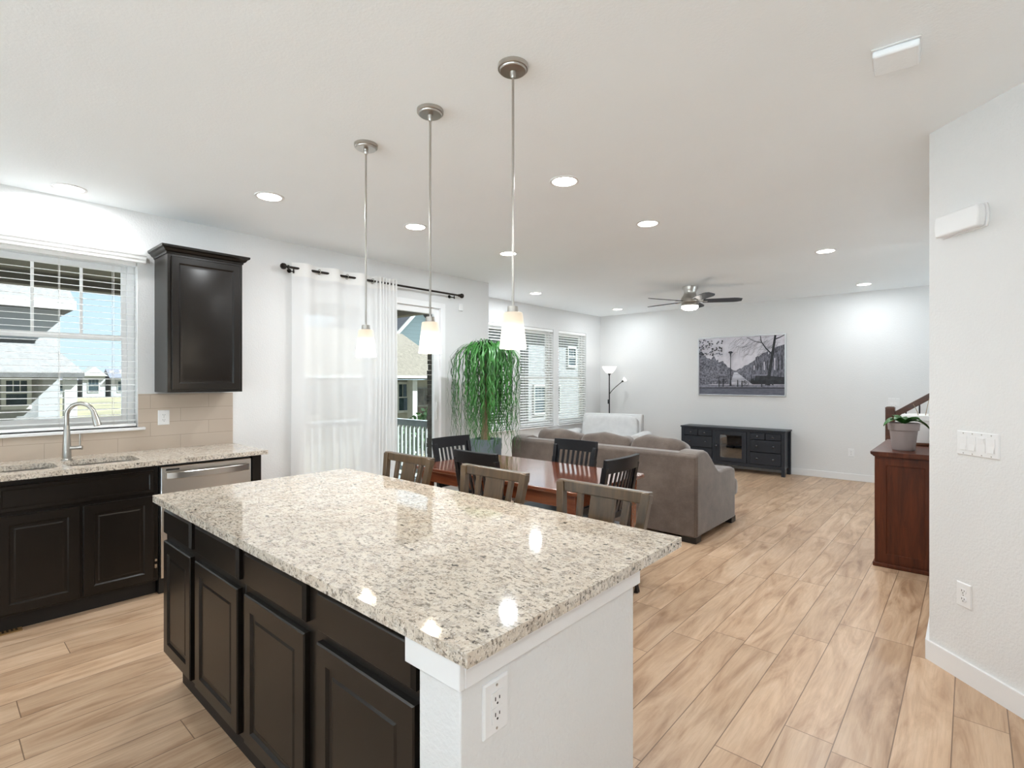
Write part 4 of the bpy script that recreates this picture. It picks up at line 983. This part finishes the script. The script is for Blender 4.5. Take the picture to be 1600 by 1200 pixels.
MB().lathe([(.100,.911),(.108,.93),(.122,1.085),(.134,1.09),(.134,1.11),(.142,1.115),(.142,1.155),(.136,1.16),(.128,1.155),(.12,1.10),(0,1.095)],(wx_,wy_,0),36,True,False).build('pot',M['ceramic'],t,ang=30)
m=MB()
for x,y,z,b in((.03,.0,1.30,.02),(-.03,.02,1.25,-.03),(.06,-.03,1.27,.05)): m.tube([(wx_+x*.4,wy_+y,1.09),(wx_+x,wy_+y,1.18),(wx_+x+b,wy_+y,z)],[.004,.003,.002],6)
m.build('stems',M['trunk'],t)
t=thing('stair_railing','dark stained stair handrail with square newel and black balusters','stair railing',(-.68,7.22,0))
NX0=-.72
m=MB(); m.box(NX0,NX0+.088,7.18,7.268,0,1.145); m.add([(NX0-.006,7.174,1.145),(NX0+.094,7.174,1.145),(NX0+.094,7.274,1.145),(NX0-.006,7.274,1.145),(NX0+.01,7.19,1.163),(NX0+.078,7.19,1.163),(NX0+.078,7.258,1.163),(NX0+.01,7.258,1.163)],[(0,3,2,1),(4,5,6,7),(0,1,5,4),(1,2,6,5),(2,3,7,6),(3,0,4,7)]); m.build('newel_post',M['rail'],t,bevel=.004)
sl=.70; hr0=(-.63,7.224,1.075); hr1=(.9,7.224,1.075+1.53*sl); MB().bar(hr0,hr1,.058,.062).build('handrail',M['rail'],t,bevel=.008,seg=3)
for k in range(11):
    x=-.535+.118*k; z=1.05+(x+.63)*sl
    ns=max(0,int((x+.60)/.27)+1) if x>-.60 else 0
    MB().box(x-.007,x+.007,7.217,7.231,max(0,ns*.185),z).build('baluster',M['iron'],t,smooth=False)
m=MB()
for k in range(9): m.box(-.60+.27*k,-.33+.27*k,7.19,8.3,0,.185*(k+1))
struct('stairs',m,M['trim'],'white stairs rising to the right behind the railing','stairs',smooth=False)

# ------------------------------------------------------------------ outdoors
struct('ground',MB().box(-400,XL-T-.02,-200,260,-1.4,-1.2),M['grass'],'dry grass field outside the windows','ground',smooth=False)
struct('added_shade_roof',MB().box(1.91,3.4,-6.2,3.0,2.92,3.05).box(3.37,5.0,5.0,10.5,2.92,3.05),M['trim'],'added unseen roof keeping direct sun out of the side windows','porch roof',smooth=False)  # unseen overhang added to block direct sun at the added windows
struct('patio',MB().box(-30,30,-40,-2.87,-.30,-.14).box(1.91,40,-2.87,3.5,-.30,-.14).box(3.37,40,3.5,14,-.30,-.14),M['concrete'],'added unseen pale slab bouncing sunlight up to the ceiling','patio',smooth=False)  # unseen reflector slab, added so sunlit ground lights the ceiling
struct('deck',MB().box(-8.0,XL-T-.001,-2.5,YJ-T-.001,-.30,-.14).box(-8.0,XB-T-.001,YJ-T-.001,5.6,-.30,-.14),M['deckwood'],'grey green deck outside the patio door','deck',smooth=False)
m=MB(); m.box(-8.0,XL-T-.001,-2.5,YJ-T-.001,2.66,2.74).box(-8.0,XB-T-.001,YJ-T-.001,5.62,2.66,2.74)
struct('porch_ceiling',m,M['porchsoffit'],'brown porch ceiling seen through the glass','porch ceiling',smooth=False)
m=MB(); m.box(-8.0,-7.84,-2.5,5.62,2.525,2.66).box(-7.84,XB-T-.001,5.42,5.58,2.575,2.66)
struct('porch_beam',m,M['porchsoffit'],'brown beams along the porch edge','porch beam',smooth=False)
m=MB(); rs=random.Random(2); z=-1.2
while z<2.57:
    h_=rs.uniform(.06,.11); zt=min(2.575,z+h_)
    e=rs.uniform(.0,.028); m.box(-6.50-e,-6.16+e,5.33-rs.uniform(0,.02),5.67,z,zt-.006); z=zt
tag(m.build('porch_pillar',M['stone'],None,smooth=False),'stacked stone porch pillar outside the patio door','pillar')
def railing(label,a,b,n):
    t=thing('deck_railing',label,'railing',((a[0]+b[0])/2,(a[1]+b[1])/2,-.14),group='deck railings')
    a=Vector(a+(0,));b=Vector(b+(0,)); z=lambda h:Vector((0,0,h))
    MB().bar(a+z(.785),b+z(.785),.09,.032).bar(a+z(.735),b+z(.735),.04,.075).build('top_rail',M['deckwood'],t)
    MB().bar(a+z(-.04),b+z(-.04),.04,.075).build('bottom_rail',M['deckwood'],t)
    for k in range(n):
        p=a+(b-a)*((k+.5)/n); MB().box(p.x-.018,p.x+.018,p.y-.018,p.y+.018,-.04,.72).build('picket',M['railpaint'],t,smooth=False)
railing('grey deck railing with pale pickets in front of the stone pillar',(-7.86,5.45),(-6.53,5.45),12)
railing('deck railing along the outer edge, faint behind the sheer curtain',(-7.86,.6),(-7.86,5.40),38)
# shrubs
def shrub(x,y,r_,h_,label,seed):
    rr=random.Random(seed); m=MB()
    for k in range(420):
        a=rr.uniform(0,2*PI); b=math.acos(rr.uniform(-1,1)); q=Vector((x+r_*sin(b)*cos(a)*rr.uniform(.6,1),y+r_*sin(b)*sin(a)*rr.uniform(.6,1),-1.2+h_/2+h_/2*cos(b)*rr.uniform(.7,1)))
        v1=Vector((rr.uniform(-1,1),rr.uniform(-1,1),rr.uniform(-1,1))).normalized()*.09; v2=v1.orthogonal().normalized()*.05
        m.add([q-v1,q+v2,q+v1,q-v2],[(0,1,2,3)])
    tag(m.build('shrub',M['shrub'],None,smooth=False,fix=False),label,'shrub',group='shrubs beyond the deck')
shrub(-11.3,9.3,.95,1.9,'green shrub seen between the railing pickets, nearer the house',1)
shrub(-9.25,7.25,.85,1.75,'low green shrub right behind the railing pickets',2)
# neighbour with tan roof and blue gable
def hwin(t,x,y0,y1,z0,z1):
    m=MB(); m.box(x,x+.05,y0-.07,y1+.07,z0-.09,z0).box(x,x+.05,y0-.07,y1+.07,z1,z1+.09).box(x,x+.05,y0-.07,y0,z0,z1).box(x,x+.05,y1,y1+.07,z0,z1).box(x,x+.035,y0,y1,(z0+z1)/2-.02,(z0+z1)/2+.02)
    for k in(1,2): yy=y0+(y1-y0)*k/3; m.box(x,x+.03,yy-.008,yy+.008,(z0+z1)/2,z1)
    f=m.build('window',M['hwhite'],t,smooth=False); MB().box(x,x+.015,y0,y1,z0,z1).build('pane',M['hglass'],f,smooth=False)
t=thing('neighbour_house','beige house with tan shingle roof seen through the patio door','house',(-17,9,-1.2))
MB().box(-19,-15,5.2,13.1,-1.2,1.5).build('walls',M['htan'],t,smooth=False)
m=MB(); m.prism([(-14.4,1.52),(-14.4,1.64),(-18.0,3.45),(-19.3,2.85),(-19.3,1.52)],4.9,13.35,'y'); m.build('roof',M['shingle'],t,smooth=False)
MB().box(-14.42,-14.3,4.9,13.35,1.55,1.64).build('gutter',M['hwhite'],t,smooth=False)
MB().box(-14.75,-14.45,11.16,11.36,-1.2,1.5).build('porch_column',M['hwhite'],t,smooth=False)
for y in(6.2,7.4,8.9,10.95): hwin(t,-15.0,y,y+.55,.42,1.34)
for y in(11.75,):
    s=MB(); s.box(-15,-14.95,y,y+.62,.55,1.22); sh_=s.build('shutter',M['hgrey'],t,smooth=False)
    s=MB()
    for k in range(11): s.box(-14.95,-14.93,y+.04,y+.29,.59+.055*k,.62+.055*k).box(-14.95,-14.93,y+.33,y+.58,.59+.055*k,.62+.055*k)
    s.build('louvres',M['stone'],sh_,smooth=False)
MB().box(-15,-14.96,11.7,13.1,-1.2,.5).build('stone_skirt',M['stone'],t,smooth=False)
t=thing('gabled_house','two-storey house with pale blue gable behind the tan roof','house',(-23,15.7,-1.2))
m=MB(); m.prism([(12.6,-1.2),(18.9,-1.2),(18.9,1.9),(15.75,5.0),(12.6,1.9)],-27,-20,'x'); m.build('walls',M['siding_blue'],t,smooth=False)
m=MB(); m.prism([(12.1,1.62),(15.75,5.25),(19.4,1.62),(19.4,1.40),(15.75,5.03),(12.1,1.40)],-27.3,-19.5,'x'); m.build('roof',M['hdark'],t,smooth=False)
m=MB(); m.prism([(12.1,1.64),(15.75,5.28),(19.4,1.64),(19.4,1.46),(15.75,5.08),(12.1,1.46)],-19.5,-19.42,'x'); m.build('rake_board',M['hwhite'],t,smooth=False)
# neighbour left
t=thing('white_house','pale house with stepped roofs seen through the kitchen window','house',(-18,-2,-1.2))
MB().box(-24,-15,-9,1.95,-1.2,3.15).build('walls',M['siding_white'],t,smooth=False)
m=MB(); m.prism([(-14.5,3.0),(-14.5,3.16),(-19.5,5.6),(-24.5,3.16),(-24.5,3.0)],-9.4,2.15,'y'); m.build('upper_roof',M['shingle_grey'],t,smooth=False)
MB().box(-14.52,-14.4,-9.4,2.15,2.98,3.17).build('gutter',M['hwhite'],t,smooth=False)
m=MB(); m.add([(-15,-9,2.35),(-15,1.70,2.35),(-12.9,2.05,1.62),(-12.9,-9,1.62),(-15,-9,1.52),(-15,1.95,1.52),(-12.9,2.05,1.52),(-12.9,-9,1.52)],[(0,1,2,3),(4,7,6,5),(3,2,6,7),(1,5,6,2),(0,3,7,4),(0,4,5,1)]); m.build('porch_roof',M['shingle_grey'],t,smooth=False)
MB().box(-13.2,-12.98,1.76,1.95,-1.2,1.52).box(-13.2,-12.98,-2.3,-2.1,-1.2,1.52).build('porch_column',M['hwhite'],t,smooth=False)
MB().box(-14.98,-14.95,-9,1.6,-1.2,1.5).build('porch_wall',M['hgrey'],t,smooth=False)
for y in(-.9,1.10): hwin(t,-14.95,y,y+.32,.95,1.46)
# house behind the living room windows
t=thing('far_house','dark windowed house seen through the living room blinds','house',(-17.6,25,-1.2))
MB().box(-19.3,-16,19.3,31,-1.2,4.2).build('walls',M['hgrey'],t,smooth=False)
m=MB(); m.prism([(-15.7,4.1),(-15.7,4.3),(-17.6,5.6),(-19.42,4.3),(-19.42,4.1)],19.0,31.5,'y'); m.build('roof',M['shingle_grey'],t,smooth=False)
for y in(22.6,23.7,26.6): hwin(t,-16.0,y,y+.65,2.3,3.2)
for y in(19.75,21.0,25.4): hwin(t,-16.0,y,y+.8,-.1,1.2)
# distant row
for i,(y,wd,hh,lb) in enumerate(((14.5,3.6,3.2,'small distant pale house, left one of the row across the field'),(18.7,3.0,3.9,'small distant pale house with the white gable across the field'),(22.9,3.8,3.6,'small distant pale house, right one of the row across the field'),(27.5,4.0,3.8,'small distant pale house at the far right of the row'))):
    t=thing('distant_house',lb,'house',(-112,y,-1.2),group='houses across the field')
    MB().box(-115,-110,y-wd/2,y+wd/2,-1.2,hh-1.6).build('walls',M['siding_white'],t,smooth=False)
    m=MB()
    if i%2: m.prism([(y-wd/2-.3,hh-1.6),(y+wd/2+.3,hh-1.6),(y,hh)],-115,-109.6,'x'); m.build('roof',M['hwhite'],t,smooth=False)
    else: m.prism([(-109.5,hh-1.6),(-115.5,hh-1.6),(-112.5,hh)],y-wd/2-.3,y+wd/2+.3,'y'); m.build('roof',M['hdark'],t,smooth=False)
    hwin(t,-110,y-wd/4,y+wd/5,-.4,hh-2.2)
